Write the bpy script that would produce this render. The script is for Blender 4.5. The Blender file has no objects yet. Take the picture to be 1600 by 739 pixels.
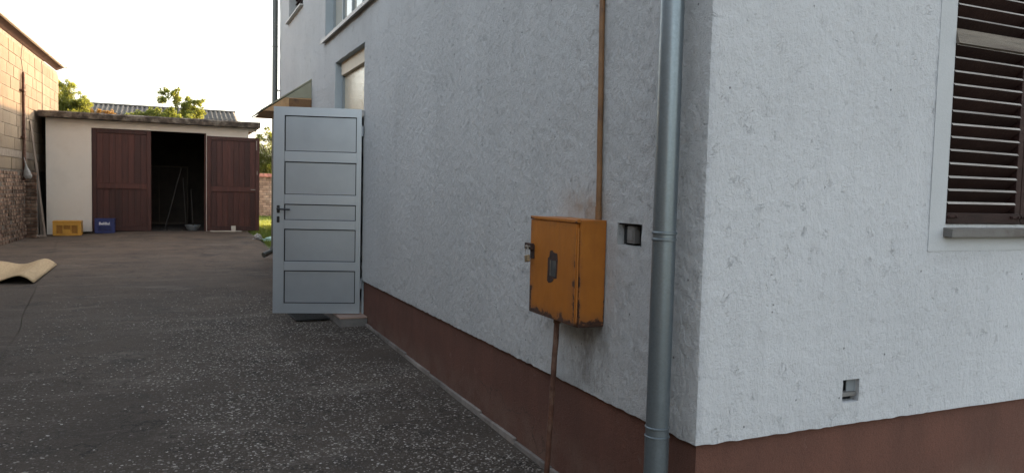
import bpy, bmesh, math, random
import numpy as np
from mathutils import Vector, Matrix, noise
R = math.radians
rnd = random.Random(7)
scn = bpy.context.scene
col = scn.collection

# ------------------------------------------------------------------ camera
YAW, PITCH, ROLL = R(24.609), R(3.368), R(1.40)
fw = Vector((math.sin(YAW)*math.cos(PITCH), math.cos(YAW)*math.cos(PITCH), -math.sin(PITCH)))
rt0 = Vector((math.cos(YAW), -math.sin(YAW), 0)); up0 = rt0.cross(fw)
rt = rt0*math.cos(ROLL)+up0*math.sin(ROLL); up = -rt0*math.sin(ROLL)+up0*math.cos(ROLL)
cam = bpy.data.cameras.new('camera'); cam_o = bpy.data.objects.new('camera', cam); col.objects.link(cam_o)
cam_o.matrix_world = Matrix(((rt.x, up.x, -fw.x, -1.88), (rt.y, up.y, -fw.y, -2.331), (rt.z, up.z, -fw.z, 1.36), (0, 0, 0, 1)))
cam.sensor_width = 36; cam.lens = 36*1177.57/1600; cam.clip_start = .05; cam.clip_end = 2000
scn.camera = cam_o

# ------------------------------------------------------------------ sky, sun, exposure
SUN_EL = R(9); SUN_AZ = R(58)            # azimuth clockwise from +Y
world = bpy.data.worlds.new('World'); scn.world = world; world.use_nodes = True
wn = world.node_tree.nodes; wl = world.node_tree.links
sky = wn.new('ShaderNodeTexSky'); sky.sky_type = 'NISHITA'; sky.sun_disc = False
sky.sun_elevation = SUN_EL; sky.sun_rotation = SUN_AZ
sky.air_density = 1.0; sky.dust_density = 4.0; sky.ozone_density = 1.0
bg = wn['Background']; bg.inputs['Strength'].default_value = .15
hz = wn.new('ShaderNodeHueSaturation'); hz.inputs['Saturation'].default_value = .47   # thin white evening haze
wl.new(sky.outputs[0], hz.inputs['Color']); wl.new(hz.outputs[0], bg.inputs['Color'])
sun = bpy.data.lights.new('sun', 'SUN'); sun.energy = 2.0; sun.angle = R(.6); sun.color = (1, .64, .34)
sun_o = bpy.data.objects.new('sun', sun); col.objects.link(sun_o)
sdir = Vector((math.sin(SUN_AZ)*math.cos(SUN_EL), math.cos(SUN_AZ)*math.cos(SUN_EL), math.sin(SUN_EL)))
sun_o.rotation_euler = (-sdir).to_track_quat('-Z', 'Y').to_euler(); sun_o.location = sdir*60
scn.view_settings.view_transform = 'Standard'; scn.view_settings.look = 'None'
scn.view_settings.gamma = 1; scn.view_settings.use_curve_mapping = False
scn.view_settings.exposure = 2.75

# ------------------------------------------------------------------ node helpers
def mat(name):
    m = bpy.data.materials.new(name); m.use_nodes = True
    return m, m.node_tree.nodes, m.node_tree.links, m.node_tree.nodes['Principled BSDF']
def setin(n, **k):
    for a, v in k.items():
        n.inputs[a.replace('_', ' ')].default_value = v
def ncoord(nt, scale=(1, 1, 1), src='Object'):
    tc = nt.nodes.new('ShaderNodeTexCoord'); mp = nt.nodes.new('ShaderNodeMapping')
    nt.links.new(tc.outputs[src], mp.inputs['Vector']); mp.inputs['Scale'].default_value = scale
    return mp.outputs[0]
def nnoise(nt, vec, scale, detail=4, rough=.55, dist=0):
    n = nt.nodes.new('ShaderNodeTexNoise'); setin(n, Scale=scale, Detail=detail, Roughness=rough, Distortion=dist)
    nt.links.new(vec, n.inputs['Vector']); return n.outputs['Fac']
def nramp(nt, fac, stops):
    r = nt.nodes.new('ShaderNodeValToRGB'); e = r.color_ramp.elements
    while len(e) < len(stops): e.new(.5)
    for i, (p, c) in enumerate(stops):
        e[i].position = p; e[i].color = (c, c, c, 1) if isinstance(c, (int, float)) else (*c, 1)
    nt.links.new(fac, r.inputs[0]); return r.outputs[0]
def nmix(nt, fac, a, b, mode='MIX'):
    m = nt.nodes.new('ShaderNodeMix'); m.data_type = 'RGBA'; m.blend_type = mode
    for s, v in ((0, fac), (6, a), (7, b)):
        if isinstance(v, (int, float)): m.inputs[s].default_value = v
        elif isinstance(v, tuple): m.inputs[s].default_value = (*v, 1)
        else: nt.links.new(v, m.inputs[s])
    return m.outputs[2]
def nmath(nt, op, a, b=0., c=None):
    m = nt.nodes.new('ShaderNodeMath'); m.operation = op
    for i, v in enumerate((a, b) if c is None else (a, b, c)):
        if isinstance(v, (int, float)): m.inputs[i].default_value = v
        else: nt.links.new(v, m.inputs[i])
    return m.outputs[0]
def nbump(nt, h, strength, dist, bsdf, prev=None):
    b = nt.nodes.new('ShaderNodeBump'); b.inputs['Strength'].default_value = strength; b.inputs['Distance'].default_value = dist
    nt.links.new(h, b.inputs['Height'])
    if prev: nt.links.new(prev, b.inputs['Normal'])
    nt.links.new(b.outputs[0], bsdf.inputs['Normal']); return b.outputs[0]
def nsep(nt, vec):
    s = nt.nodes.new('ShaderNodeSeparateXYZ'); nt.links.new(vec, s.inputs[0]); return s.outputs
def nbox(nt, x, lo, hi, soft):          # 1 inside lo..hi with soft borders
    a = nt.nodes.new('ShaderNodeMapRange'); a.interpolation_type = 'SMOOTHSTEP'
    for k, v in (('From Min', lo-soft), ('From Max', lo+soft)): a.inputs[k].default_value = v
    nt.links.new(x, a.inputs['Value'])
    b = nt.nodes.new('ShaderNodeMapRange'); b.interpolation_type = 'SMOOTHSTEP'
    for k, v in (('From Min', hi-soft), ('From Max', hi+soft), ('To Min', 1), ('To Max', 0)): b.inputs[k].default_value = v
    nt.links.new(x, b.inputs['Value'])
    return nmath(nt, 'MULTIPLY', a.outputs[0], b.outputs[0])
def varied(name, c, amount=.25, scale=6, rough=.7, bump=.0, bscale=40, metallic=0, dirt=None, stretch=(1, 1, 1), spec=.5, src='Object', rand=0):
    m, n, l, p = mat(name); nt = m.node_tree
    v = ncoord(nt, stretch, src)
    f = nnoise(nt, v, scale, 6, .6)
    lo = tuple(x*(1-amount) for x in c); hi = tuple(min(1, x*(1+amount)) for x in c)
    cc = nramp(nt, f, [(.3, lo), (.7, hi)])
    if dirt:
        d = nramp(nt, nnoise(nt, v, scale*.5, 8, .65), [(.5, 0), (.68, 1)])
        cc = nmix(nt, d, cc, dirt)
    if rand:
        oi = n.new('ShaderNodeObjectInfo')
        k = nmath(nt, 'MULTIPLY_ADD', oi.outputs['Random'], 2*rand, 1-rand)
        hs = n.new('ShaderNodeHueSaturation'); l.new(k, hs.inputs['Value']); l.new(cc, hs.inputs['Color']); cc = hs.outputs[0]
    l.new(cc, p.inputs['Base Color']); setin(p, Roughness=rough, Metallic=metallic)
    p.inputs['Specular IOR Level'].default_value = spec
    if bump: nbump(nt, nnoise(nt, v, bscale, 6, .7), bump, .01, p)
    return m

# ------------------------------------------------------------------ materials
def stucco(name, base, dark, side):
    m, n, l, p = mat(name); nt = m.node_tree
    v = ncoord(nt)
    vs = ncoord(nt, (1, 1, .55))
    big = nnoise(nt, v, .9, 5, .6)
    c = nramp(nt, big, [(.3, tuple(x*.90 for x in base)), (.7, tuple(min(1, x*1.05) for x in base))])
    # vertical rain streaks
    st = nnoise(nt, ncoord(nt, (5, 5, .35)), 2.2, 5, .6)
    c = nmix(nt, nramp(nt, st, [(.5, 0), (.8, .30)]), c, tuple(x*.72 for x in base))
    # trowelled worm grooves: thin ridge lines of distorted noise, only here and there
    warp = n.new('ShaderNodeVectorMath'); warp.operation = 'MULTIPLY_ADD'
    nw = n.new('ShaderNodeTexNoise'); setin(nw, Scale=9., Detail=2.); l.new(v, nw.inputs['Vector'])
    l.new(nw.outputs['Color'], warp.inputs[0]); warp.inputs[1].default_value = (.10, .10, .10); l.new(vs, warp.inputs[2])
    g1 = nnoise(nt, warp.outputs[0], 46, 2, .5)
    ridge = nmath(nt, 'ABSOLUTE', nmath(nt, 'SUBTRACT', g1, .5))
    line = nramp(nt, ridge, [(.0, 1), (.028, 0)])
    where = nramp(nt, nnoise(nt, v, 13, 3, .55), [(.55, 0), (.64, 1)])
    where2 = nramp(nt, nnoise(nt, v, 2.0, 3, .5), [(.35, .35), (.6, 1)])
    groove = nmath(nt, 'MULTIPLY', nmath(nt, 'MULTIPLY', line, where), where2)
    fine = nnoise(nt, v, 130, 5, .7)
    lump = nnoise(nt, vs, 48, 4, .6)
    hol = nramp(nt, nmath(nt, 'MULTIPLY_ADD', fine, .55, nmath(nt, 'MULTIPLY', lump, .55)), [(.38, .20), (.52, 0)])   # shade of the hollows painted into the colour
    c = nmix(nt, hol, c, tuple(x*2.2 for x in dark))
    c = nmix(nt, nmath(nt, 'MULTIPLY', groove, .30 if side else .12), c, dark)
    pit = nramp(nt, nnoise(nt, v, 125, 3, .6), [(.28, .7 if side else .5), (.37, 0)])  # pits painted dark, for the shade a bump lacks
    c = nmix(nt, pit, c, dark)
    # small dark specks
    sp = n.new('ShaderNodeTexVoronoi'); sp.inputs['Scale'].default_value = 9; l.new(v, sp.inputs['Vector'])
    c = nmix(nt, nramp(nt, sp.outputs['Distance'], [(.035, .75), (.06, 0)]), c, tuple(x*.6 for x in dark))
    # grime patches
    gr = nramp(nt, nnoise(nt, v, 3.3, 8, .7), [(.56, 0), (.75, .35 if side else .2)])
    c = nmix(nt, gr, c, tuple(x*.6 for x in base))
    if side:
        x, y, z = nsep(nt, v)
        # dirt washed down below the meter cabinet
        msk = nmath(nt, 'MULTIPLY', nbox(nt, y, .66, 1.0, .07), nbox(nt, z, .40, .76, .05))
        wash = nramp(nt, nnoise(nt, ncoord(nt, (2.2, 2.2, .9)), 4, 7, .7), [(.38, 0), (.68, .75)])
        c = nmix(nt, nmath(nt, 'MULTIPLY', msk, wash), c, (.12, .10, .082))
        # ochre stain on the render over the cabinet
        msk = nmath(nt, 'MULTIPLY', nbox(nt, y, .72, 1.12, .12), nbox(nt, z, 1.22, 1.36, .06))
        c = nmix(nt, nmath(nt, 'MULTIPLY', msk, nramp(nt, nnoise(nt, v, 9, 5, .6), [(.3, 0), (.6, .65)])), c, (.30, .22, .15))
        # damp edge along the foot
        msk = nbox(nt, z, .2, .42, .04)
        c = nmix(nt, nmath(nt, 'MULTIPLY', msk, nramp(nt, nnoise(nt, v, 7, 6, .7), [(.4, 0), (.7, .6)])), c, tuple(q*.5 for q in base))
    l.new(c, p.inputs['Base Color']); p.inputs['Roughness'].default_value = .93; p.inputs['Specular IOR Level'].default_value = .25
    h = nmath(nt, 'MULTIPLY_ADD', fine, .5, nmath(nt, 'MULTIPLY', lump, 1.0))
    h = nmath(nt, 'SUBTRACT', h, nmath(nt, 'MULTIPLY', groove, .5))
    nbump(nt, h, 1.0, .014 if side else .009, p)
    return m
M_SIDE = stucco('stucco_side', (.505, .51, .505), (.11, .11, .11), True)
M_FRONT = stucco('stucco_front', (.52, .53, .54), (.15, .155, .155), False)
M_SMOOTH = varied('smooth_plaster', (.45, .462, .465), .05, 3, .9, .25, 90, spec=.25, dirt=(.42, .43, .43))
def plinth_mat():
    m, n, l, p = mat('plinth_render'); nt = m.node_tree; v = ncoord(nt)
    c = nramp(nt, nnoise(nt, v, 2.2, 7, .65), [(.3, (.098, .041, .027)), (.7, (.138, .056, .036))])
    st = nramp(nt, nnoise(nt, ncoord(nt, (4, 4, .5)), 2.5, 5, .6), [(.45, 0), (.75, .4)])
    c = nmix(nt, st, c, (.068, .029, .019))
    x, y, z = nsep(nt, v)
    foot = nmath(nt, 'MULTIPLY', nbox(nt, z, -.4, .06, .10), nramp(nt, nnoise(nt, v, 5, 7, .7), [(.35, 0), (.62, .9)]))
    c = nmix(nt, foot, c, (.15, .085, .060))
    # one hairline settlement crack
    w = nmath(nt, 'ADD', nmath(nt, 'MULTIPLY', nmath(nt, 'SUBTRACT', nnoise(nt, v, 4, 5, .6), .5), .5), nmath(nt, 'MULTIPLY', y, .10))
    cr = nmath(nt, 'ABSOLUTE', nmath(nt, 'SUBTRACT', nmath(nt, 'SUBTRACT', z, w), -.12))
    crm = nmath(nt, 'MULTIPLY', nramp(nt, cr, [(.0, .8), (.006, 0)]), nbox(nt, y, 1.2, 2.3, .1))
    c = nmix(nt, crm, c, (.04, .025, .02))
    c = nmix(nt, nramp(nt, nnoise(nt, v, 11, 8, .75), [(.62, 0), (.66, .55)]), c, (.17, .10, .075))
    sg = nnoise(nt, v, 210, 3, .7)
    c = nmix(nt, nramp(nt, sg, [(.35, .35), (.5, 0)]), c, (.035, .016, .012))
    l.new(c, p.inputs['Base Color']); p.inputs['Roughness'].default_value = .9
    nbump(nt, nmath(nt, 'ADD', sg, nnoise(nt, v, 40, 4, .6)), .6, .005, p)
    return m
M_PLINTH = plinth_mat()
M_SKIRT = varied('skirting_concrete', (.215, .19, .17), .35, 9, .9, .5, 80, dirt=(.075, .062, .054), rand=.22)
M_DOOR = varied('door_aluminium', (.375, .415, .46), .05, 2.5, .30, .03, 60, metallic=.6, spec=.5)
M_DOORP = varied('door_panel_aluminium', (.325, .36, .40), .08, 2.0, .30, .03, 60, metallic=.6, spec=.5)
M_GASKET = varied('rubber_gasket', (.012, .013, .015), .2, 8, .8)
M_BLACK = varied('black_handle', (.010, .010, .011), .2, 8, .38)
def drive_mat():
    m, n, l, p = mat('worn_concrete'); nt = m.node_tree; v = ncoord(nt)
    big = nnoise(nt, v, .55, 8, .65)
    c = nramp(nt, big, [(.3, (.049, .038, .030)), (.5, (.076, .059, .046)), (.72, (.115, .090, .070))])
    x, y, z = nsep(nt, v)
    # smoother cement skin towards the garage; warm bounced light painted into its tone
    yw = nmath(nt, 'MULTIPLY_ADD', nnoise(nt, v, .8, 5, .65), 7., y)
    far = nmath(nt, 'MULTIPLY', nbox(nt, yw, 13.5, 90., 4.0), nramp(nt, nnoise(nt, v, 1.1, 6, .65), [(.25, .4), (.6, 1)]))
    c = nmix(nt, far, c, nramp(nt, nnoise(nt, v, 2.4, 7, .7), [(.3, (.115, .079, .054)), (.7, (.19, .133, .092))]))
    # pale scuffed patches, drawn out across the drive
    sc = nramp(nt, nnoise(nt, ncoord(nt, (.55, 1.7, 1)), 1.25, 8, .7), [(.54, 0), (.68, .8)])
    sc = nmath(nt, 'MULTIPLY', sc, nramp(nt, nnoise(nt, ncoord(nt, (.6, 2.2, 1)), 14, 6, .75), [(.38, .05), (.60, 1)]))
    c = nmix(nt, sc, c, (.22, .185, .155))
    # oily dark blotches
    c = nmix(nt, nramp(nt, nnoise(nt, v, 1.9, 6, .6), [(.56, 0), (.7, .6)]), c, (.028, .026, .025))
    # embedded aggregate
    vo = n.new('ShaderNodeTexVoronoi'); vo.inputs['Scale'].default_value = 62; l.new(v, vo.inputs['Vector'])
    r_ = nsep(nt, vo.outputs['Color'])
    stone = nmath(nt, 'MULTIPLY', nramp(nt, vo.outputs['Distance'], [(.30, 1), (.42, 0)]), nramp(nt, r_[0], [(.58, 0), (.66, 1)]))
    wear = nramp(nt, nnoise(nt, v, 1.3, 6, .65), [(.36, 0), (.56, 1)])
    near = nbox(nt, y, -60., 10.5, 3.0)
    stone = nmath(nt, 'MULTIPLY', nmath(nt, 'MULTIPLY', stone, wear), near)
    c = nmix(nt, nmath(nt, 'MULTIPLY', stone, .75), c, nramp(nt, r_[1], [(.0, (.10, .09, .085)), (1., (.26, .245, .23))]))
    fine = nnoise(nt, v, 120, 5, .75)
    c = nmix(nt, nramp(nt, nnoise(nt, v, 34, 5, .75), [(.5, 0), (.66, .5)]), c, (.15, .125, .105))
    c = nmix(nt, nramp(nt, fine, [(.36, .6), (.52, 0)]), c, (.018, .016, .014))
    ck = nmath(nt, 'ABSOLUTE', nmath(nt, 'SUBTRACT', nnoise(nt, v, .42, 9, .62, .3), .47))
    c = nmix(nt, nramp(nt, ck, [(.0, .8), (.0035, 0)]), c, (.010, .009, .008))
    l.new(c, p.inputs['Base Color']); p.inputs['Roughness'].default_value = .86; p.inputs['Specular IOR Level'].default_value = .3
    h = nmath(nt, 'ADD', nmath(nt, 'MULTIPLY', stone, .35), nmath(nt, 'ADD', nmath(nt, 'MULTIPLY', fine, .6), nnoise(nt, v, 18, 5, .65)))
    nbump(nt, h, 1., .018, p)
    return m
M_DRIVE = drive_mat()
def chipmat():
    m, n, l, p = mat('stone_chips'); nt = m.node_tree
    g = n.new('ShaderNodeNewGeometry')
    c = nramp(nt, g.outputs['Random Per Island'], [(0, (.085, .072, .06)), (.4, (.19, .165, .14)), (.8, (.33, .295, .26)), (1, (.52, .48, .44))])
    l.new(nmix(nt, nramp(nt, nnoise(nt, ncoord(nt), 300, 3, .6), [(.4, .35), (.6, 0)]), c, (.05, .043, .038)), p.inputs['Base Color']); p.inputs['Roughness'].default_value = .8
    return m
M_CHIP = chipmat()
M_STRIP = varied('smooth_concrete', (.062, .049, .039), .45, 1.6, .88, .7, 60, dirt=(.040, .032, .026))
M_GROUND = varied('earth_and_grass', (.075, .075, .035), .4, 1.2, .95, .5, 8)
M_LAWN = varied('lawn_soil', (.09, .11, .035), .4, 2.5, .95, .5, 30)
M_STEP = varied('step_concrete', (.16, .15, .14), .3, 7, .9, .4, 60, dirt=(.07, .065, .06))
M_STEPT = varied('step_tile', (.30, .205, .16), .12, 9, .6, .1, 60)
M_ZINC = None
def zinc(name, c, rough=.42, metallic=.75):
    m, n, l, p = mat(name); nt = m.node_tree; v = ncoord(nt)
    vo = n.new('ShaderNodeTexVoronoi'); vo.inputs['Scale'].default_value = 130; l.new(v, vo.inputs['Vector'])
    f = nsep(nt, vo.outputs['Color'])[0]
    cc = nramp(nt, f, [(0, tuple(x*.95 for x in c)), (1, tuple(x*1.05 for x in c))])
    st = nramp(nt, nnoise(nt, ncoord(nt, (9, 9, .7)), 3, 5, .6), [(.52, 0), (.8, .3)])
    cc = nmix(nt, st, cc, tuple(x*.7 for x in c))
    l.new(cc, p.inputs['Base Color']); p.inputs['Metallic'].default_value = metallic
    l.new(nramp(nt, nnoise(nt, v, 60, 5, .6), [(.3, rough-.04), (.7, rough+.10)]), p.inputs['Roughness'])
    nbump(nt, nnoise(nt, ncoord(nt, (1, 1, .25)), 12, 2, .5), .10, .004, p)
    return m
M_ZINC = zinc('zinc_pipe', (.20, .235, .255), .33, .7)
M_ZINCD = zinc('painted_pipe', (.10, .105, .095), .5, .3)
M_BROWNP = varied('brown_painted_pipe', (.20, .098, .036), .3, 14, .6, .2, 60, dirt=(.06, .028, .018))
M_RUSTP = varied('rusty_conduit', (.105, .045, .027), .4, 14, .8, .4, 90, dirt=(.16, .10, .07))
def cabinet():
    m, n, l, p = mat('orange_cabinet_paint'); nt = m.node_tree; v = ncoord(nt)
    c = nramp(nt, nnoise(nt, v, 5, 7, .65), [(.3, (.32, .102, .009)), (.7, (.41, .140, .014))])
    c = nmix(nt, nramp(nt, nnoise(nt, ncoord(nt, (5, 5, .8)), 5, 5, .6), [(.5, 0), (.78, .5)]), c, (.24, .080, .016))
    # rust creeping in from the edges (generated box coordinates)
    g = nsep(nt, ncoord(nt, (1, 1, 1), 'Generated'))
    A, B, Cc = [nmath(nt, 'ABSOLUTE', nmath(nt, 'SUBTRACT', g[i], .5)) for i in range(3)]
    ed = nmath(nt, 'MAXIMUM', nmath(nt, 'MINIMUM', A, B), nmath(nt, 'MINIMUM', nmath(nt, 'MAXIMUM', A, B), Cc))
    low = nmath(nt, 'MULTIPLY', nmath(nt, 'SUBTRACT', .5, g[2]), .10)
    f = nmath(nt, 'ADD', nmath(nt, 'ADD', nmath(nt, 'MULTIPLY', ed, 1.0), low), nmath(nt, 'MULTIPLY', nnoise(nt, v, 16, 7, .72), .34))
    rust = nramp(nt, f, [(.655, 0), (.68, 1)])
    c = nmix(nt, nramp(nt, f, [(.57, 0), (.67, .6)]), c, (.20, .075, .022))
    c = nmix(nt, rust, c, nramp(nt, nnoise(nt, v, 40, 5, .7), [(.3, (.018, .010, .008)), (.7, (.075, .030, .014))]))
    l.new(c, p.inputs['Base Color'])
    l.new(nmix(nt, rust, (.48, .48, .48), (.9, .9, .9)), p.inputs['Roughness'])
    nbump(nt, nmath(nt, 'SUBTRACT', nnoise(nt, v, 25, 4, .5), nmath(nt, 'MULTIPLY', rust, .6)), .18, .006, p)
    return m
M_CAB = cabinet()
M_RUST = varied('rust_patch', (.035, .016, .011), .6, 40, .9, .5, 90)
M_DGLASS = varied('dirty_meter_glass', (.05, .055, .055), .5, 20, .35, dirt=(.11, .11, .10))
M_STEEL = zinc('worn_steel', (.30, .27, .23), .45, .8)
M_BRASS = zinc('brass_lock', (.32, .25, .15), .45, .7)
M_SHUT = varied('shutter_paint', (.022, .0095, .008), .35, 6, .75, .3, 50, stretch=(1, 1, 6), dirt=(.03, .015, .012), rand=.25, spec=.2)
M_SHUTE = varied('weathered_slat_edge', (.34, .315, .285), .35, 14, .85, .4, 60, stretch=(.35, 1, 6), dirt=(.13, .10, .085), rand=.2)
M_BAREW = varied('bare_grey_wood', (.16, .135, .105), .35, 6, .85, .5, 40, stretch=(.5, 6, 12), dirt=(.075, .055, .045))
M_SILL = varied('grey_sill', (.165, .16, .15), .3, 6, .85, .5, 70, dirt=(.10, .088, .076))
M_SILLM = varied('sill_metal', (.42, .40, .37), .1, 5, .5, .05, 50)
M_FRAME = varied('window_frame_grey', (.25, .28, .29), .08, 3, .5)
M_REVEAL = varied('reveal_plaster', (.36, .40, .42), .08, 4, .9, .15, 60)
M_BLIND = varied('cream_roller_box', (.60, .52, .40), .06, 4, .6)
def glassy(name, c, rough, bump):
    m, n, l, p = mat(name); nt = m.node_tree
    setin(p, Base_Color=(*c, 1), Roughness=rough); p.inputs['IOR'].default_value = 1.7
    p.inputs['Specular IOR Level'].default_value = .9
    if bump:
        vo = n.new('ShaderNodeTexVoronoi'); vo.inputs['Scale'].default_value = 55; vo.feature = 'SMOOTH_F1'
        l.new(ncoord(nt, (1, 1, 1.6)), vo.inputs['Vector']); nbump(nt, vo.outputs['Distance'], bump, .006, p)
    else:
        nbump(nt, nnoise(nt, ncoord(nt), 1.5, 2, .5), .05, .01, p)
    return m
M_PANE = glassy('window_glass', (.40, .38, .32), .05, 0)  # sky reflection painted in as a pale base colour
M_RIPPLE = glassy('rippled_glass', (.62, .54, .40), .12, .5)  # cream base paints in the bright sky reflection
M_ROOFT = varied('dark_roof_tiles', (.16, .07, .05), .3, 4, .85)
M_CANOPY = varied('olive_canopy_sheet', (.30, .285, .20), .12, 4, .6)
M_CANWOOD = varied('canopy_pine', (.52, .31, .15), .2, 5, .7, .2, 40, stretch=(8, 1, 8), dirt=(.42, .23, .10))
M_GWALL = varied('garage_plaster', (.78, .70, .60), .05, 2.2, .93, .25, 70, dirt=(.70, .62, .52), spec=.2)
M_SLAB = varied('lichen_concrete', (.085, .064, .048), .6, 9, .95, .9, 30, dirt=(.26, .22, .17))
M_GDOOR = varied('garage_door_paint', (.072, .022, .0145), .35, 4, .62, .25, 40, stretch=(9, 9, .6), dirt=(.046, .016, .0115), rand=.34)
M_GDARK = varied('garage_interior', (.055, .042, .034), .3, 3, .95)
M_WOODG = varied('old_board', (.17, .13, .10), .35, 5, .85, .4, 30, stretch=(8, 8, .8), rand=.3)
M_TOOL = varied('dark_tool_wood', (.028, .022, .018), .3, 8, .8)
M_PALEB = varied('pale_board', (.50, .44, .36), .2, 8, .8)
M_YEL = varied('yellow_plastic', (.62, .30, .035), .12, 5, .45)
M_YELD = varied('yellow_plastic_mesh', (.52, .235, .03), .12, 5, .5)
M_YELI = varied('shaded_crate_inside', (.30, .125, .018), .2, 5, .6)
M_BLUE = varied('blue_plastic', (.022, .030, .13), .2, 5, .42)
M_WHITE = varied('white_print', (.75, .75, .75), .05, 5, .6)
M_MATT = varied('straw_mat', (.50, .36, .20), .2, 14, .85, .4, 120, stretch=(6, 1, 1), dirt=(.40, .28, .15))
M_RUBBER = varied('door_mat_rubber', (.014, .014, .014), .3, 20, .85, .5, 90)
M_BLOCK = varied('concrete_block', (.165, .13, .093), .14, 4, .95, .55, 60, dirt=(.145, .112, .076), rand=.12, spec=.2)
M_MORTAR = varied('mortar', (.16, .13, .10), .3, 9, .95, .5, 60)
M_BRICK = varied('old_brick', (.135, .080, .054), .4, 8, .95, .9, 60, dirt=(.22, .17, .125), rand=.45, spec=.2)
M_BMORT = varied('brick_mortar', (.10, .083, .066), .35, 9, .95, .7, 50)
M_SOFFIT = varied('soffit_boards', (.075, .034, .022), .25, 5, .7, rand=.15)
M_GUTTER = varied('white_gutter', (.74, .73, .70), .06, 4, .5)
M_GREYM = varied('grey_metal_edge', (.22, .24, .25), .1, 4, .5)
M_FIBRE = varied('fibre_cement', (.105, .092, .075), .35, 2.5, .95, .3, 30, dirt=(.06, .052, .042))
M_FENCEB = varied('fence_brick', (.33, .225, .165), .25, 6, .95, .5, 40, dirt=(.40, .31, .24), rand=.25)
M_TILE = varied('red_cap_tile', (.36, .135, .085), .2, 6, .85, rand=.2)
M_BARK = varied('bark', (.085, .06, .042), .35, 9, .95, .6, 30, stretch=(4, 4, 1))
M_BAG = varied('white_plastic_bag', (.30, .285, .26), .3, 14, .5, .6, 40)
M_GBAG = varied('green_plastic_bag', (.30, .46, .37), .2, 14, .5, .4, 40)
M_CABLE = varied('black_cable', (.02, .018, .016), .2, 8, .7)
def leafmat(name, c, tr):
    m, n, l, p = mat(name); nt = m.node_tree
    oi = n.new('ShaderNodeNewGeometry')
    cc = nramp(nt, oi.outputs['Random Per Island'], [(0, tuple(x*.55 for x in c)), (.6, c), (1, tuple(min(1, x*1.6) for x in c))])
    l.new(cc, p.inputs['Base Color']); p.inputs['Roughness'].default_value = .55
    t = n.new('ShaderNodeBsdfTranslucent'); t.inputs['Color'].default_value = (*tr, 1)
    ms = n.new('ShaderNodeMixShader'); ms.inputs[0].default_value = .52
    l.new(p.outputs[0], ms.inputs[1]); l.new(t.outputs[0], ms.inputs[2])
    l.new(ms.outputs[0], n['Material Output'].inputs['Surface'])
    return m
M_LEAF1 = leafmat('fresh_leaves', (.095, .118, .026), (.34, .36, .05))
M_LEAF2 = leafmat('dark_leaves', (.065, .088, .022), (.26, .29, .04))
M_LEAF3 = leafmat('yellowing_leaves', (.22, .13, .04), (.42, .24, .05))
M_GRASS = leafmat('grass_blades', (.10, .15, .03), (.26, .30, .05))

# ------------------------------------------------------------------ geometry helpers
class MB:
    def __init__(s): s.v = []; s.f = []; s.mi = []
    def add(s, v, f, mi=0, M=None):
        o = len(s.v)
        s.v += [tuple(M @ Vector(p)) if M is not None else tuple(p) for p in v]
        s.f += [tuple(i+o for i in q) for q in f]; s.mi += [mi]*len(f); return s
    def box(s, x0, x1, y0, y1, z0, z1, mi=0, M=None, b=0):
        if b:
            bm = bmesh.new(); bmesh.ops.create_cube(bm, size=1)
            for q in bm.verts: q.co = Vector(((x0+x1)/2+q.co.x*(x1-x0), (y0+y1)/2+q.co.y*(y1-y0), (z0+z1)/2+q.co.z*(z1-z0)))
            bmesh.ops.bevel(bm, geom=bm.edges[:], offset=b, segments=1, affect='EDGES')
            bm.verts.index_update()
            r = s.add([q.co[:] for q in bm.verts], [[q.index for q in f.verts] for f in bm.faces], mi, M); bm.free(); return r
        v = [(x0, y0, z0), (x1, y0, z0), (x1, y1, z0), (x0, y1, z0), (x0, y0, z1), (x1, y0, z1), (x1, y1, z1), (x0, y1, z1)]
        return s.add(v, [(0, 3, 2, 1), (4, 5, 6, 7), (0, 1, 5, 4), (1, 2, 6, 5), (2, 3, 7, 6), (3, 0, 4, 7)], mi, M)
    def tube(s, pts, rad, n=16, mi=0, cap=True, M=None):
        pts = [Vector(p) for p in pts]; rr = rad if isinstance(rad, (list, tuple)) else [rad]*len(pts)
        v = []; f = []
        ref = Vector((0, 0, 1)) if abs((pts[-1]-pts[0]).normalized().z) < .9 else Vector((1, 0, 0))
        for i, p in enumerate(pts):
            t = (pts[min(i+1, len(pts)-1)]-pts[max(i-1, 0)]).normalized()
            a = t.cross(ref).normalized(); b = t.cross(a)
            for k in range(n):
                w = 2*math.pi*k/n; v.append(p+(a*math.cos(w)+b*math.sin(w))*rr[i])
        for i in range(len(pts)-1):
            for k in range(n):
                f.append((i*n+k, i*n+(k+1) % n, (i+1)*n+(k+1) % n, (i+1)*n+k))
        if cap: f.append(tuple(range(n))[::-1]); f.append(tuple((len(pts)-1)*n+k for k in range(n)))
        return s.add(v, f, mi, M)
    def prism(s, poly, a0, a1, axis, mi=0, M=None):   # polygon in the two other axes, extruded along axis
        n = len(poly); v = []
        for a in (a0, a1):
            for p in poly:
                q = [p[0], p[1]]; q.insert(axis, a); v.append(q)
        f = [tuple(range(n))[::-1], tuple(range(n, 2*n))]+[(i, (i+1) % n, n+(i+1) % n, n+i) for i in range(n)]
        return s.add(v, f, mi, M)
    def mesh(s, name, mats, off=(0, 0, 0), smooth=False):
        me = bpy.data.meshes.new(name)
        me.from_pydata([(p[0]-off[0], p[1]-off[1], p[2]-off[2]) for p in s.v], [], s.f)
        for m in (mats if isinstance(mats, (list, tuple)) else [mats]): me.materials.append(m)
        me.polygons.foreach_set('material_index', s.mi)
        bm = bmesh.new(); bm.from_mesh(me); bmesh.ops.recalc_face_normals(bm, faces=bm.faces); bm.to_mesh(me); bm.free()
        if smooth:
            me.polygons.foreach_set('use_smooth', [True]*len(me.polygons))
            try: me.set_sharp_from_angle(angle=R(40))
            except Exception: pass
        me.update(); return me
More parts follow.
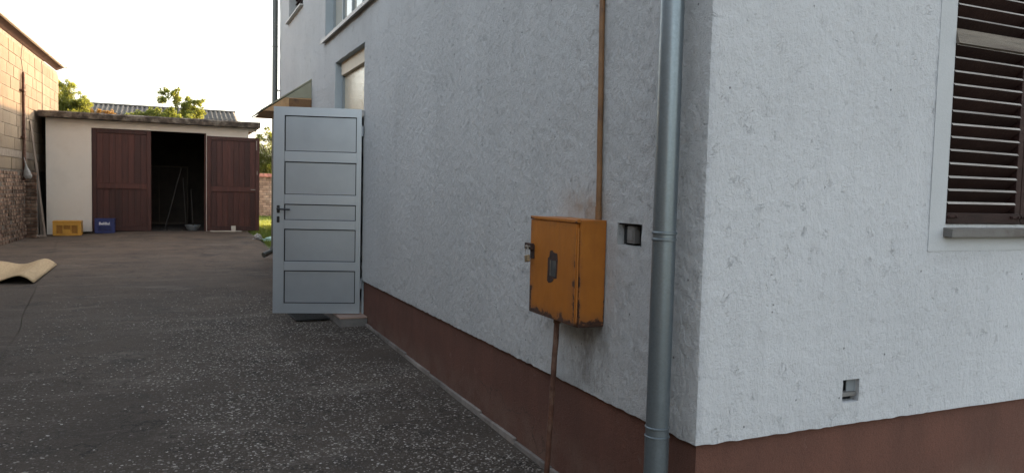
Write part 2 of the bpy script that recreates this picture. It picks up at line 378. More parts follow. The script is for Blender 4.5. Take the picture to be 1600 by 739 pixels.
def link(name, data, parent=None, loc=(0, 0, 0)):
    o = bpy.data.objects.new(name, data); col.objects.link(o); o.location = loc
    if parent is not None: o.parent = parent
    return o
def tag(o, label, cat, group=None):
    o['label'] = label; o['category'] = cat
    if group: o['group'] = group
    return o
def thing(name, label, cat, loc=(0, 0, 0), group=None):
    return tag(link(name, None, None, loc), label, cat, group)
def root_loc(o):
    while o.parent: o = o.parent
    return o.location
def part(name, mb, m, parent, smooth=False):       # vertices in world coordinates
    return link(name, mb.mesh(name, m, root_loc(parent), smooth), parent)
def solo(name, mb, m, label, cat, loc=(0, 0, 0), smooth=False, group=None):
    return tag(link(name, mb.mesh(name, m, loc, smooth), None, loc), label, cat, group)
def struct(name, me):
    o = link(name, me); o['kind'] = 'structure'; return o
def arr(name, v, f, m, smooth=False):
    me = bpy.data.meshes.new(name); me.from_pydata(v, [], f); me.materials.append(m)
    if smooth: me.polygons.foreach_set('use_smooth', [True]*len(me.polygons))
    me.update(); return me

# ------------------------------------------------------------------ ground
def sstep(a, b, x):
    t = min(1, max(0, (x-a)/(b-a))); return t*t*(3-2*t)
def zg(x, y):
    if y < -6: z = -.30
    elif y < 6: z = -.18+.0197*y
    else: z = min(-.0618+.0125*(y-6), .06)
    z += .075*sstep(-4.2, -2.6, x)*sstep(11, 17.5, y)
    return z
def seam(y): return -3.1-.082*(y-5)+.05*noise.noise(Vector((y*.9, 4, 0)))
def frange(a, b, st):
    n = max(1, round((b-a)/st)); return [a+(b-a)*i/n for i in range(n+1)]
def sheet(name, xs_of_y, ys, dz, m, bumpy=0):
    v = []; f = []; n = None
    for y in ys:
        xs = xs_of_y(y); n = len(xs)
        for x in xs:
            v.append((x, y, zg(x, y)+dz+(bumpy*noise.noise(Vector((x*1.3, y*1.3, 3))) if bumpy else 0)))
    for j in range(len(ys)-1):
        for i in range(n-1):
            f.append((j*n+i, j*n+i+1, (j+1)*n+i+1, (j+1)*n+i))
    return arr(name, v, f, m, True)
gx = [-900, -300, -80, -30]+frange(-12, 12, .75)+[30, 80, 300, 900]
gy = [-600, -150, -40]+frange(-12, 32, .75)+[50, 100, 300, 1200]
struct('ground', sheet('ground', lambda y: gx, gy, -.05, M_GROUND))
dx = lambda y: [seam(max(y, -2))+.003+(0.03-seam(max(y, -2))-.003)*i/16 for i in range(17)]
struct('driveway', sheet('driveway', dx, frange(-9, 19.05, .3), 0, M_DRIVE, .006))
struct('front_yard', sheet('front_yard', lambda y: frange(.04, 10, .8), frange(-9, .02, .5), -.004, M_DRIVE))
sx = lambda y: [-5.6+(seam(max(y, -2))-.003+5.6)*i/6 for i in range(7)]
struct('pavement', sheet('pavement', sx, frange(-9, 19.05, .4), -.004, M_DRIVE, .006))
lx = lambda y: [(.06+.05*math.sin(y*2.1) if y > 13 else .3)+(8.-.06)*i/14 for i in range(15)]
struct('lawn', sheet('lawn', lx, frange(12.6, 31.5, .6), -.012, M_LAWN, .01))

# loose and half-buried stone chips in the worn surface
def chips():
    v = []; f = []; rg = random.Random(3); k = 0
    while k < 23000:
        x = rg.uniform(-3.2, -.02); y = -1.6+rg.random()**1.25*10.5
        if x < seam(y)+.05: continue
        d = noise.fractal(Vector((x*1.1, y*1.1, 0)), 1.0, 2.0, 5)
        if d < rg.uniform(-.70, .28): continue
        if rg.random() < sstep(5., 9.2, y+1.2*d): continue
        if rg.random() > .30+.70*sstep(-2.5, -1.2, x+.5*noise.noise(Vector((x*.8, y*.8, 8)))): continue
        r = rg.uniform(.0032, .0105)*(1 if rg.random() < .92 else 1.4); a0 = rg.random()*6.3; n = rg.choice((4, 5, 6))
        z = zg(x, y)+.006*noise.noise(Vector((x*1.3, y*1.3, 3)))
        o = len(v); el = rg.uniform(.55, 1)
        for i in range(n):
            w = a0+6.283*i/n+rg.uniform(-.25, .25); q = r*rg.uniform(.8, 1.15)
            v.append((x+q*math.cos(w), y+q*el*math.sin(w), z-.003))
        for i in range(n):
            w = v[o+i]; v.append((x+(w[0]-x)*.78, y+(w[1]-y)*.78, z+rg.uniform(.0012, .0028)))
        f.append(tuple(range(o+n, o+2*n)))
        for i in range(n): f.append((o+i, o+(i+1) % n, o+n+(i+1) % n, o+n+i))
        k += 1
    o = link('stone_chips', arr('stone_chips', v, f, M_CHIP)); o['kind'] = 'stuff'
    tag(o, 'pale stone chips worn out of the dark concrete drive', 'chips')
chips()

# ------------------------------------------------------------------ the house
house = thing('house', 'two-storey house in rough grey-white render with brown plinth', 'house')
ZP = .385; HT = 6.4; FARY = 12.2
def fine_breaks(lo, hi, cuts, near, step_near, step_far):
    b = sorted(set([lo, hi]+[c for c in cuts if lo < c < hi])); out = [lo]
    for a, c in zip(b, b[1:]):
        out += frange(a, c, step_near if (a+c)/2 < near else step_far)[1:]
    return out
def disp(u, z, k):
    return +.0040*noise.noise(Vector((u*28, z*20, k)))+.0040*noise.noise(Vector((u*62, z*50, k+9)))+.004*noise.noise(Vector((u*2.5, z*2.5, k)))
def wall_mesh(name, us, vs, holes, axis, th, m, depth=0):
    v = []; f = []; idx = {}
    def solid(i, j):
        if i < 0 or j < 0 or i >= len(us)-1 or j >= len(vs)-1: return False
        u = (us[i]+us[i+1])/2; z = (vs[j]+vs[j+1])/2
        return not any(a < u < b and c < z < d for a, b, c, d in holes)
    def V(i, j, inner):
        k = (i, j, inner)
        if k not in idx:
            u, z = us[i], vs[j]
            if inner: p = (u, th)
            elif i == 0:
                d = .005*noise.noise(Vector((0, z*22, 1)))+.006*noise.noise(Vector((5, z*55, 1)))-.004; p = (-d, -d)
            else: p = (u, -disp(u, z, 1 if axis else 4)*(1 if axis else .5)-.001)
            if not inner and j == 0: z += .006*noise.noise(Vector((u*16, 7, 2)))
            if inner and i == 0: p = (th, th)
            idx[k] = len(v); v.append((p[1], p[0], z) if axis else (p[0], p[1], z))
        return idx[k]
    for i in range(len(us)-1):
        for j in range(len(vs)-1):
            if not solid(i, j): continue
            f.append((V(i, j, 0), V(i+1, j, 0), V(i+1, j+1, 0), V(i, j+1, 0)))
            f.append((V(i, j, 1), V(i, j+1, 1), V(i+1, j+1, 1), V(i+1, j, 1)))
            for di, dj, a, b in ((-1, 0, (i, j), (i, j+1)), (1, 0, (i+1, j), (i+1, j+1)), (0, -1, (i, j), (i+1, j)), (0, 1, (i, j+1), (i+1, j+1))):
                if not solid(i+di, j+dj) and not (di == -1 and i == 0):
                    f.append((V(*a, 0), V(*b, 0), V(*b, 1), V(*a, 1)))
    me = arr(name, v, f, m)
    bm = bmesh.new(); bm.from_mesh(me); bmesh.ops.recalc_face_normals(bm, faces=bm.faces); bm.to_mesh(me); bm.free()
    me.polygons.foreach_set('use_smooth', [True]*len(me.polygons)); me.set_sharp_from_angle(angle=R(50))
    return me
# openings: y0, y1, z0, z1
PORTAL = (5.585, 7.11, ZP-.01, 2.89); UPW = (5.0, 7.78, 3.27, 4.9); FARW = (9.6, 11.05, 4.13, 5.4); NICHE = (.416, .613, 1.132, 1.232)
FDOOR = (9.0, 9.95, ZP-.01, 2.4)
holesL = [PORTAL, UPW, FARW, NICHE, FDOOR]
us = fine_breaks(0, FARY, [q for h in holesL for q in h[:2]], 5.6, .0165, .12)
vs = fine_breaks(ZP, HT, [q for h in holesL for q in h[2:]], 2.9, .0165, .12)
link('side_wall', wall_mesh('side_wall', us, vs, holesL, 1, .30, M_SIDE), house)
WIN = (1.38, 2.46, 1.262, 2.62); VENT = (.782, .882, .482, .582)
us = fine_breaks(0, 9, [q for h in (WIN, VENT) for q in h[:2]], 1.4, .0165, .12)
vs = fine_breaks(ZP, HT, [q for h in (WIN, VENT) for q in h[2:]], 2.7, .0165, .15)
link('front_wall', wall_mesh('front_wall', us, vs, [WIN, VENT], 0, .30, M_FRONT), house)
mb = MB().box(8.7, 9, .3, FARY-.3, -.1, HT).box(.3, 9, FARY-.3, FARY, -.1, HT-.01)
part('back_wall', mb, M_FRONT, house)
mb = MB().box(2.4, 8.9, FARY+.01, 23, -.1, 3.999)
part('added_sun_blocker', mb, M_FRONT, house)  # unseen volume, added and sized to shade the yard and block wall
mb = MB().box(2.0, 9.3, FARY+.02, 23.3, 4.0, 4.12)
part('added_sun_blocker_roof', mb, M_ROOFT, house)  # roof of the added volume, its edge sets the shadow line
mb = MB(); e = .35
v = [(-e, -e, HT), (9+e, -e, HT), (9+e, FARY+e, HT), (-e, FARY+e, HT), (-e, -e, HT+.12), (9+e, -e, HT+.12), (9+e, FARY+e, HT+.12), (-e, FARY+e, HT+.12), (4.5, 4.4, HT+2), (4.5, 7.8, HT+2)]
mb.add(v, [(0, 3, 2, 1), (0, 1, 5, 4), (1, 2, 6, 5), (2, 3, 7, 6), (3, 0, 4, 7), (4, 5, 8), (5, 6, 9, 8), (6, 7, 9), (7, 4, 8, 9)])
part('roof', mb, M_ROOFT, house)
# plinth, set back under the render
pl = MB()
PO = .022
for a, b in ((.3, PORTAL[0]), (PORTAL[1], FDOOR[0]), (FDOOR[1], FARY)):
    pl.box(PO, .30, a, b, -.5, ZP+.004)
pl.box(PO, 9, PO, .30, -.5, ZP+.004)
part('plinth', pl, M_PLINTH, house)
# ragged little fillet of plinth colour is left out; skirting stones at the foot of the plinth
y = .02
i = 0
while y < 5.38:
    ln = min(rnd.uniform(.22, .42), 5.40-y)
    zb = zg(0, y+ln/2)
    mb = MB().box(-.002, PO-.002, y+.003, y+ln-.003, zb-.05, zb+.034+rnd.uniform(-.007, .007), b=.004)
    part('skirting_stone', mb, M_SKIRT, house); y += ln
mb = MB().box(.31, 8.6, .32, FARY-.32, -.02, .0).box(.31, 8.6, .32, FARY-.32, 2.98, 3.1)
part('floor', mb, M_GDARK, house)
# niche with a terminal block
y0, y1, z0, z1 = NICHE
ni = part('junction_niche', MB().box(.050, .060, y0-.03, y1+.03, z0-.03, z1+.03), M_GASKET, house)
part('terminal_block', MB().box(.016, .048, .497, .556, z0+.010, z1-.012, b=.003).box(.012, .0155, .505, .548, z0+.025, z1-.028), M_SILL, ni)
part('frame_bar', MB().box(.004, .048, y0+.0005, y0+.012, z0, z1).box(.010, .040, y0+.013, y1-.001, z1-.007, z1-.001).box(.030, .048, .57, .60, z0+.004, z1-.01), M_GASKET, ni)
# vent on the front
x0, x1, z0, z1 = VENT
ve = part('vent_recess', MB().box(x0-.03, x1+.03, .045, .055, z0-.03, z1+.03), M_GASKET, house)
M_ = Matrix.Translation((x0+.075, .03, 0)) @ Matrix.Rotation(R(-12), 4, 'Z')
part('duct_flap', MB().box(-.018, .030, -.003, .003, z0+.040, z1-.001, M=M_), M_GREYM, ve)
part('ledge', MB().box(x0+.001, x1-.001, .010, .043, z0+.022, z0+.040, b=.002), M_SILL, ve)
# smooth plaster band around the front window
a, b, c, d = WIN
mb = MB().box(a-.108, a, -.0042, .02, c-.125, d+.12).box(b, b+.108, -.0042, .02, c-.125, d+.12).box(a, b, -.0042, .02, c-.125, c-.062).box(a, b, -.0042, .02, d, d+.12)
part('window_surround', mb, M_SMOOTH, house)
sl = part('window_sill', MB().prism([(-.050, c-.058), (-.050, c-.022), (.06, c-.008), (.06, c-.058)], a-.012, b+.012, 0), M_SILL, house)
part('window_pane', MB().box(a-.01, b+.01, .16, .17, c-.01, d+.01), M_PANE, house)
wf = MB().box(a, a+.06, .13, .159, c, d).box(b-.06, b, .13, .159, c, d).box(a+.06, b-.06, .13, .159, c, c+.06).box(a+.06, b-.06, .13, .159, d-.06, d)
part('window_frame', wf, M_SHUT, house)
mid = (a+b)/2
slat_mesh = {}
def slat(w, bare):
    if (w, bare) not in slat_mesh:
        mb = MB(); mb.box(-w/2, w/2, -.036, .036, -.0065, .0065)
        mb.mi = [0, 0, 1, 0, 0, 0] if not bare else [0]*6
        slat_mesh[(w, bare)] = mb.mesh('slat', [M_SHUT, M_SHUTE] if not bare else [M_BAREW])
    return slat_mesh[(w, bare)]
for s, (l0, l1) in enumerate(((a+.003, mid-.002), (mid+.002, b-.003))):
    sh = link('shutter', None, house)
    if s == 0: part('stile', MB().box(l0, l0+.035, .034, .06, c+.03, d-.005), M_SHUT, sh); part('stile', MB().box(l1-.04, l1, -.004, .05, c+.05, d-.005, b=.002), M_SHUT, sh)
    else: part('stile', MB().box(l1-.035, l1, .034, .06, c+.03, d-.005), M_SHUT, sh); part('stile', MB().box(l0, l0+.04, -.004, .05, c+.05, d-.005, b=.002), M_SHUT, sh)
    part('bottom_rail', MB().box(l0, l1, -.006, .045, c+.0, c+.052, b=.002), M_SHUT, sh)
    part('bottom_bead', MB().box(l0+.002, l1-.002, -.012, -.0065, c+.004, c+.011), M_SHUT, sh)
    for hx in (l0+.004, l1-.075):
        part('hinge', MB().box(hx, hx+.07, -.012, -.0065, c+.028, c+.041, b=.001).tube([(hx+.012, -.010, c+.0345), (hx+.012, -.016, c+.0345)], .005, 8).tube([(hx+.055, -.010, c+.0345), (hx+.055, -.016, c+.0345)], .005, 8), M_SHUT, sh)
    z = c+.074; k = 0
    while z < d-.03:
        w0, w1 = (l0, l1-.042) if s == 0 else (l0+.042, l1)
        bare = (s == 0 and k == 13)
        o = link('slat', slat(round(w1-w0, 4), bare), sh, ((w0+w1)/2, .020+rnd.uniform(-.002, .002), z))
        o.rotation_euler = (R(-42+rnd.uniform(-2.5, 2.5)) if not bare else R(74), R(rnd.uniform(-.35, .35)), 0)
        if bare: o.location.y = -.004
        z += .0600; k += 1

# entrance portal: frame, transom, side light, door leaf standing open
y0, y1, z0, z1 = PORTAL
mb = MB().box(.001, .30, y0-.0, y0+.004, -.08, z1).box(.001, .30, y1-.004, y1, -.08, z1).box(.001, .30, y0+.004, y1-.004, z1-.004, z1)
part('reveal_lining', mb, M_REVEAL, house)
FX = .085
po = part('portal_frame', MB().box(FX, FX+.06, y0+.005, y0+.055, .03, z1-.005).box(FX, FX+.06, y1-.055, y1-.005, .03, z1-.005).box(FX, FX+.06, y0+.055, y1-.055, 2.15, 2.22).box(FX, FX+.06, 6.52, 6.58, .03, 2.15).box(FX, FX+.06, 6.58, y1-.055, .03, .10), M_FRAME, house)
part('roller_box', MB().box(FX-.02, FX+.06, y0+.056, y1-.056, z1-.16, z1-.006), M_BLIND, po)
part('pane', MB().box(FX+.025, FX+.033, y0+.05, y1-.05, 2.19, z1-.15), M_RIPPLE, po)
part('pane', MB().box(FX+.025, FX+.033, 6.57, y1-.05, .09, 2.16), M_RIPPLE, po)
part('threshold', MB().box(PO+.001, .30, y0+.005, y1-.005, -.2, .028), M_STEP, house)
part('entrance_step', MB().box(-.262, PO-.001, 5.40, 6.75, -.25, .008, b=.006), M_STEP, house)
for k in range(4):
    part('step_tile', MB().box(-.268, PO-.003, 5.395+k*.34, 5.395+k*.34+.336, .0085, .026, b=.003), M_STEPT, house)
ang = R(72); eu = Vector((-math.sin(ang), math.cos(ang), 0)); en = Vector((-math.cos(ang), -math.sin(ang), 0))  # en faces the camera
DM = Matrix(((eu.x, en.x, 0, -.022), (eu.y, en.y, 0, 5.572), (0, 0, 1, 0), (0, 0, 0, 1)))
ZB, ZT, DW = .036, 2.182, .895
LS, RS = .110, .050
rails = [(2.095, ZT), (1.62, 1.727), (1.18, 1.28), (.92, 1.013), (.486, .58), (ZB, .14)]
door = MB()
# hinge stile / lock stile and the mitred head and foot
t = .027
for u0, u1 in ((0, RS), (DW-LS, DW)):
    if u0 == 0: poly = [(0, ZB), (0, ZT), (RS, ZT-.087), (RS, ZB+.104)]
    else: poly = [(DW, ZB), (DW, ZT), (DW-LS, ZT-.087), (DW-LS, ZB+.104)]
    n = len(poly); vv = [(p[0], s_, p[1]) for s_ in (-t, t) for p in poly]
    door.add(vv, [tuple(range(n)), tuple(range(n, 2*n))[::-1]]+[(i, (i+1) % n, n+(i+1) % n, n+i) for i in range(n)], 0, DM)
g = .0012
for poly in ([(g, ZT), (DW-g, ZT), (DW-LS-g, ZT-.087+.0), (RS+g, ZT-.087)], [(g, ZB), (DW-g, ZB), (DW-LS-g, ZB+.104), (RS+g, ZB+.104)]):
    n = 4; vv = [(p[0], s_, p[1]) for s_ in (-t+.0006, t-.0006) for p in poly]
    door.add(vv, [tuple(range(n)), tuple(range(n, 2*n))[::-1]]+[(i, (i+1) % n, n+(i+1) % n, n+i) for i in range(n)], 0, DM)
for za, zb in rails[1:-1]:
    door.box(RS+.0006, DW-LS-.0006, -t+.002, t-.002, za, zb, M=DM, b=.002)
dr = part('door', door, M_DOOR, house)
edges = [ZB+.104]+[q for za, zb in rails[1:-1][::-1] for q in (za, zb)]+[ZT-.087]
for k in range(5):
    a, b = edges[2*k], edges[2*k+1]
    part('panel', MB().box(RS+.008, DW-LS-.008, -.010, .010, a+.008, b-.008, M=DM), M_DOORP, dr)
    part('gasket', MB().box(RS, RS+.0095, -.016, .0145, a, b, M=DM).box(DW-LS-.0095, DW-LS, -.016, .0145, a, b, M=DM).box(RS+.0095, DW-LS-.0095, -.016, .0145, b-.0095, b, M=DM).box(RS+.0095, DW-LS-.0095, -.016, .0145, a, a+.006, M=DM), M_GASKET, dr)
uh = DW-.052
part('handle', MB().box(uh-.015, uh+.015, t, t+.010, 1.085, 1.165, M=DM, b=.005).tube([(uh, t+.008, 1.127), (uh, t+.05, 1.127), (uh-.012, t+.056, 1.127), (uh-.125, t+.052, 1.124)], .0095, 10, M=DM), M_BLACK, dr, True)
part('key_plate', MB().box(uh-.014, uh+.014, t, t+.009, .985, 1.050, M=DM, b=.006), M_BLACK, dr)
for zz in (.3, 1.9): part('hinge', MB().tube([(-.012, t+.004, zz), (-.012, t+.004, zz+.11)], .010, 10, M=DM), M_DOOR, dr, True)

# upper windows
def upper(op, fx, panes, m_in):
    y0, y1, z0, z1 = op
    w = part('upper_window', MB().box(fx, fx+.05, y0+.001, y0+.05, z0, z1).box(fx, fx+.05, y1-.07, y1-.001, z0, z1).box(fx, fx+.05, y0+.05, y1-.07, z0, z0+.06).box(fx, fx+.05, y0+.05, y1-.07, z1-.06, z1), M_FRAME, house)
    st = (y1-.07-y0-.05)/panes
    for k in range(panes):
        a = y0+.05+k*st
        part('pane', MB().box(fx+.02, fx+.028, a+.002, a+st-.002, z0+.05, z1-.05), M_PANE, w)
        if k: part('mullion', MB().box(fx-.006, fx+.05, a-.02, a+.02, z0+.06, z1-.06), m_in, w)
    part('sill', MB().box(-.055, fx-.001, y0-.03, y1+.06, z0-.028, z0-.004).box(-.055, -.045, y0-.03, y1+.06, z0-.045, z0-.028), M_SILLM, w)
    part('reveal_lining', MB().box(.001, fx-.001, y1-.004, y1-.001, z0, z1), M_REVEAL, w)
upper(UPW, .10, 5, M_FRAME)
y0, y1, z0, z1 = FARW
w = part('upper_window', MB().box(.16, .2, y0, y1, z0, z0+.05).box(.16, .2, y0, y0+.05, z0+.05, z1).box(.16, .2, y1-.05, y1, z0+.05, z1), M_SHUT, house)
for k in range(18):
    part('slat', MB().box(.10, .15, y0+.004, y1-.02, z0+.03+k*.065, z0+.042+k*.065), M_SHUT, w)
part('blind', MB().box(.205, .21, y0, y1, z0, z1), M_SHUT, w)
part('sill', MB().box(-.055, .095, y0-.03, y1+.06, z0-.028, z0-.004), M_SILLM, w)
part('rear_door', MB().box(.18, .23, FDOOR[0]+.002, FDOOR[1]-.002, -.05, 2.39).box(.17, .179, FDOOR[0]+.1, FDOOR[1]-.1, .3, 1.0), M_SHUT, house)
# canopy over the rear door
cy0, cy1 = 8.78, 10.15
cn = part('canopy', MB().prism([(0., 2.880), (-.690, 2.405), (-.690, 2.425), (-.002, 2.902)], cy0-.02, cy1, 1), M_CANOPY, house)
part('cheek', MB().prism([(-.003, 2.872), (-.003, 2.625), (-.375, 2.612)], cy0-.012, cy0-.004, 1), M_CANOPY, cn)
part('lining', MB().prism([(-.004, 2.862), (-.664, 2.408), (-.664, 2.396), (-.004, 2.850)], cy0+.0, cy1-.02, 1), M_CANWOOD, cn)
part('end_board', MB().prism([(-.655, 2.412), (-.375, 2.609), (-.003, 2.622), (-.003, 2.412)], cy0-.008, cy0+.004, 1), M_CANWOOD, cn)
part('bracket', MB().box(-.315, -.004, cy0-.03, cy0-.0085, 2.40, 2.60), M_BROWNP, cn)
part('bracket', MB().box(-.315, -.004, cy1-.05, cy1-.03, 2.40, 2.60), M_BROWNP, cn)
part('ceiling_boards', MB().box(-.64, -.004, cy0+.006, cy1-.05, 2.412, 2.424), M_CANWOOD, cn)

# ------------------------------------------------------------------ things on the house wall
# near downpipe
def downpipe(name, label, x, y, r, zb, zt, rings, m, shoe=None, kinds=()):
    t = thing(name, label, 'downpipe', (x, y, zb), 'rainwater pipes of the house')
    pts = [(x, y, zb), (x, y, zt)]
    if shoe: pts = [shoe, (x-.05, y-.03, zb+.10), (x, y, zb+.22), (x, y, zt)]
    part('pipe', MB().tube(pts, r, 40), m, t, True)
    for z, h in rings:
        part('joint_ring', MB().tube([(x, y, z-h), (x, y, z-h*.5), (x, y, z+h*.5), (x, y, z+h)], [r+.0006, r+.004, r+.004, r+.0006], 40), m, t, True)
    return t
dp = downpipe('downpipe', 'wide zinc downpipe standing near the corner of the house', -.085, .136, .0465, -.19, 6.3,
              ((1.213, .006), (1.187, .006), (.432, .005), (.395, .005)), M_ZINC)
part('sleeve', MB().tube([(-.085, .136, -.19), (-.085, .136, .395)], .0488, 40), M_ZINC, dp, True)
part('bracket', MB().box(-.042, .02, .133, .139, 2.75, 2.78).tube([(-.085, .136, 2.75), (-.085, .136, 2.78)], .050, 40), M_ZINC, dp)
fp = downpipe('downpipe', 'dark narrow downpipe at the far corner of the house, bent outward at its foot', -.086, 12.17, .05, .06, 6.3, ((3.9, .01), (1.9, .01)), M_ZINCD, shoe=(-.285, 12.03, .10))
for zz in (3.1, 5.2): part('bracket', MB().box(-.05, .02, 12.16, 12.18, zz, zz+.025), M_ZINCD, fp)
# conduits
def wob(p, q, n, a, seed):
    p = Vector(p); q = Vector(q)
    return [p.lerp(q, i/n)+Vector((a*noise.noise(Vector((i*.7, seed, 0))), a*noise.noise(Vector((i*.7, seed, 5))), 0)) for i in range(n+1)]
cu = thing('conduit', 'brown painted pipe running up the wall from the orange cabinet', 'pipe', (-.018, .755, 1.236))
part('pipe', MB().tube(wob((-.018, .752, 1.236), (-.018, .80, 3.05), 16, .0015, 2)+[(-.015, .80, 3.3), (.01, .80, 3.42)], .0135, 14), M_BROWNP, cu, True)
for zz in (2.7,): part('clip', MB().box(-.034, .004, .752, .806, zz, zz+.016, b=.002), M_BROWNP, cu)
part('socket', MB().tube([(-.018, .753, 1.237), (-.018, .755, 1.30)], .016, 14), M_BROWNP, cu, True)
cl = thing('conduit', 'thin rusty pipe rising from the drive into the orange cabinet', 'pipe', (-.10, 1.05, -.16))
part('pipe', MB().tube(wob((-.105, 1.055, -.2), (-.10, .985, .742), 14, .0018, 8), .0145, 14), M_RUSTP, cl, True)
part('collar', MB().tube([(-.10, .9865, .71), (-.10, .985, .737)], .019, 14), M_RUSTP, cl, True)
# electricity cabinet
cab = thing('meter_cabinet', 'rusty orange metal meter cabinet fixed to the house wall', 'cabinet', (-.075, .95, .735))
part('body', MB().box(-.142, -.002, .702, 1.19, .735, 1.238, b=.003), M_CAB, cab)
cd = part('cabinet_door', MB().box(-.157, -.1425, .716, 1.197, .741, 1.223, b=.003), M_CAB, cab)
part('rain_lip', MB().box(-.162, -.1425, .700, 1.194, 1.2245, 1.2405, b=.002), M_CAB, cab)
part('hinge', MB().tube([(-.150, .7075, .76), (-.150, .7075, 1.20)], .005, 8), M_CAB, cab)
# inspection window with a rust-eaten rim
rim = [(.985, 1.000), (.986, 1.032), (.972, 1.040), (.968, 1.064), (.948, 1.069), (.935, 1.060), (.905, 1.058), (.900, 1.030), (.902, .985), (.905, .952), (.93, .948), (.938, .936), (.955, .929), (.975, .926), (.988, .934), (.986, .960)]
part('rust_rim', MB().prism([(.945+(p[0]-.945)*1.22, .998+(p[1]-.998)*1.15) for p in rim], -.1578, -.1572, 0), M_RUST, cd)
part('meter_window', MB().box(-.1590, -.1580, .907, .966, .952, 1.030), M_DGLASS, cd)
part('window_bar', MB().box(-.1606, -.1591, .9605, .966, .952, 1.030), M_STEEL, cd)
hs = part('hasp', MB().box(-.175, -.158, 1.152, 1.232, 1.066, 1.098, b=.002), M_RUST, cd)
part('staple', MB().tube([(-.158, 1.165, 1.082), (-.185, 1.165, 1.082), (-.190, 1.18, 1.082), (-.185, 1.195, 1.082), (-.17, 1.195, 1.082)], .0045, 8), M_STEEL, hs, True)
part('hasp_plate', MB().box(-.1600, -.1575, 1.145, 1.192, 1.020, 1.092), M_RUST, hs)
lk = thing('padlock', 'small brass padlock hanging from the hasp of the orange cabinet', 'padlock', (-.187, 1.185, 1.0))
LM = Matrix.Translation((-.187, 1.180, 1.083)) @ Matrix.Rotation(R(-10), 4, 'X')
part('lock_body', MB().box(-.008, .008, -.019, .019, -.082, -.046, M=LM, b=.003), M_BRASS, lk)
part('shackle', MB().tube([(0, -.013, -.048), (0, -.013, -.012), (0, -.008, -.001), (0, 0, .003), (0, .008, -.001), (0, .013, -.012), (0, .013, -.048)], .0038, 8, M=LM), M_STEEL, lk, True)

# ------------------------------------------------------------------ mat at the door
mt = thing('door_mat', 'black rubber door mat lying under the open grey door', 'mat', (-.48, 6.08, zg(-.48, 6.08)))
DMx = Matrix.Translation((-.478, 6.075, 0)) @ Matrix.Rotation(R(2), 4, 'Z')
zz = zg(-.48, 6.08)+.008
part('mat_base', MB().box(-.182, .182, -.29, .29, zz, zz+.010, M=DMx, b=.004), M_RUBBER, mt)
rb = MB()
for k in range(26): rb.box(-.168, .168, -.275+k*.0212, -.275+k*.0212+.011, zz+.0102, zz+.0145, M=DMx)
part('mat_ribs', rb, M_RUBBER, mt)

# ------------------------------------------------------------------ garage
GY = 19.0; GB = 23.6
gar = thing('garage', 'low cream garage with flat lichen-covered roof and brown doors', 'garage', (-2.2, GY, .05))
w = MB(); OX0, OX1, OZ0, OZ1 = -3.585, -.955, .13, 2.69
w.box(-4.55, OX0, GY, GY+.22, -.1, 2.879).box(OX1, .09, GY, GY+.22, -.1, 2.879).box(OX0, OX1, GY, GY+.22, OZ1, 2.879)
part('front_wall', w, M_GWALL, gar)
part('side_walls', MB().box(-4.55, -4.33, GY+.22, GB, -.1, 2.879).box(-.13, .09, GY+.22, GB, -.1, 2.879).box(-4.33, -.13, GB-.22, GB, -.1, 2.878), M_GWALL, gar)
part('shade_lining', MB().box(-4.329, -4.31, GY+.221, GB-.221, .128, 2.87).box(-.15, -.131, GY+.221, GB-.221, .128, 2.87).box(-4.31, -.15, GB-.24, GB-.221, .128, 2.87).box(-4.31, -.15, GY+.23, GB-.24, 2.86, 2.875).box(-4.31, OX0-.01, GY+.221, GY+.229, .128, 2.86).box(OX1+.01, -.15, GY+.221, GY+.229, .128, 2.86), M_GDARK, gar)  # dark sheets over the cream walls, painting in the interior shade
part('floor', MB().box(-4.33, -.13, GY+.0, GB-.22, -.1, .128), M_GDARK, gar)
# uneven slab edge
sv = []; sf = []; n = 60
for i in range(n+1):
    x = -4.675+5.04*i/n
    a = .012*noise.noise(Vector((x*6, 0, 0))); b = .02*noise.noise(Vector((x*5, 3, 0))); zt = 3.035+.012*noise.noise(Vector((x*3, 9, 0)))
    sv += [(x, GY-.26+b, 2.884+a), (x, GY-.28+b, zt-.03), (x, GY-.24, zt), (x, GB+.2, 3.05), (x, GB+.2, 2.884)]
for i in range(n):
    for k in range(5): sf.append((i*5+k, i*5+(k+1) % 5, (i+1)*5+(k+1) % 5, (i+1)*5+k))
sf += [(0, 1, 2, 3, 4), tuple(n*5+k for k in (4, 3, 2, 1, 0))]
mb = MB().add(sv, sf); part('roof_slab', mb, M_SLAB, gar)
part('eave_beam', MB().box(.0905, .30, GY+.04, GY+.17, 2.80, 2.88).box(.0905, .30, GB-.6, GB-.4, 2.80, 2.88), M_GWALL, gar)
def leaf(name, x0, x1, yf, z0, z1, hinge_left, handle):
    lf = part(name, MB().box(x0, x1, yf+.022, yf+.038, z0, z1), M_GDOOR, gar)
    n = 8; bw = (x1-x0-.20)/n; zm = z0+(z1-z0)*.445
    for k in range(n):
        a = x0+.10+k*bw
        part('board', MB().box(a+.003, a+bw-.003, yf+.008+rnd.uniform(-.002, .002), yf+.0215, zm+.07, z1-.10, b=.002), M_GDOOR, lf)
        part('board', MB().box(a+.003, a+bw-.003, yf+.008+rnd.uniform(-.002, .002), yf+.0215, z0+.12, zm-.07, b=.002), M_GDOOR, lf)
    for a, b in ((x0, x0+.098), (x1-.098, x1)): part('stile', MB().box(a, b, yf-.014, yf+.0215, z0, z1, b=.004), M_GDOOR, lf)
    for a, b in ((z0+.002, z0+.118), (zm-.068, zm+.068), (z1-.098, z1-.002)): part('rail', MB().box(x0+.1, x1-.1, yf-.015, yf+.0215, a, b, b=.004), M_GDOOR, lf)
    if handle: part('bolt', MB().box(x1-.22, x1-.10, yf-.030, yf-.0155, zm-.012, zm+.012, b=.003), M_STEEL, lf)
    return lf
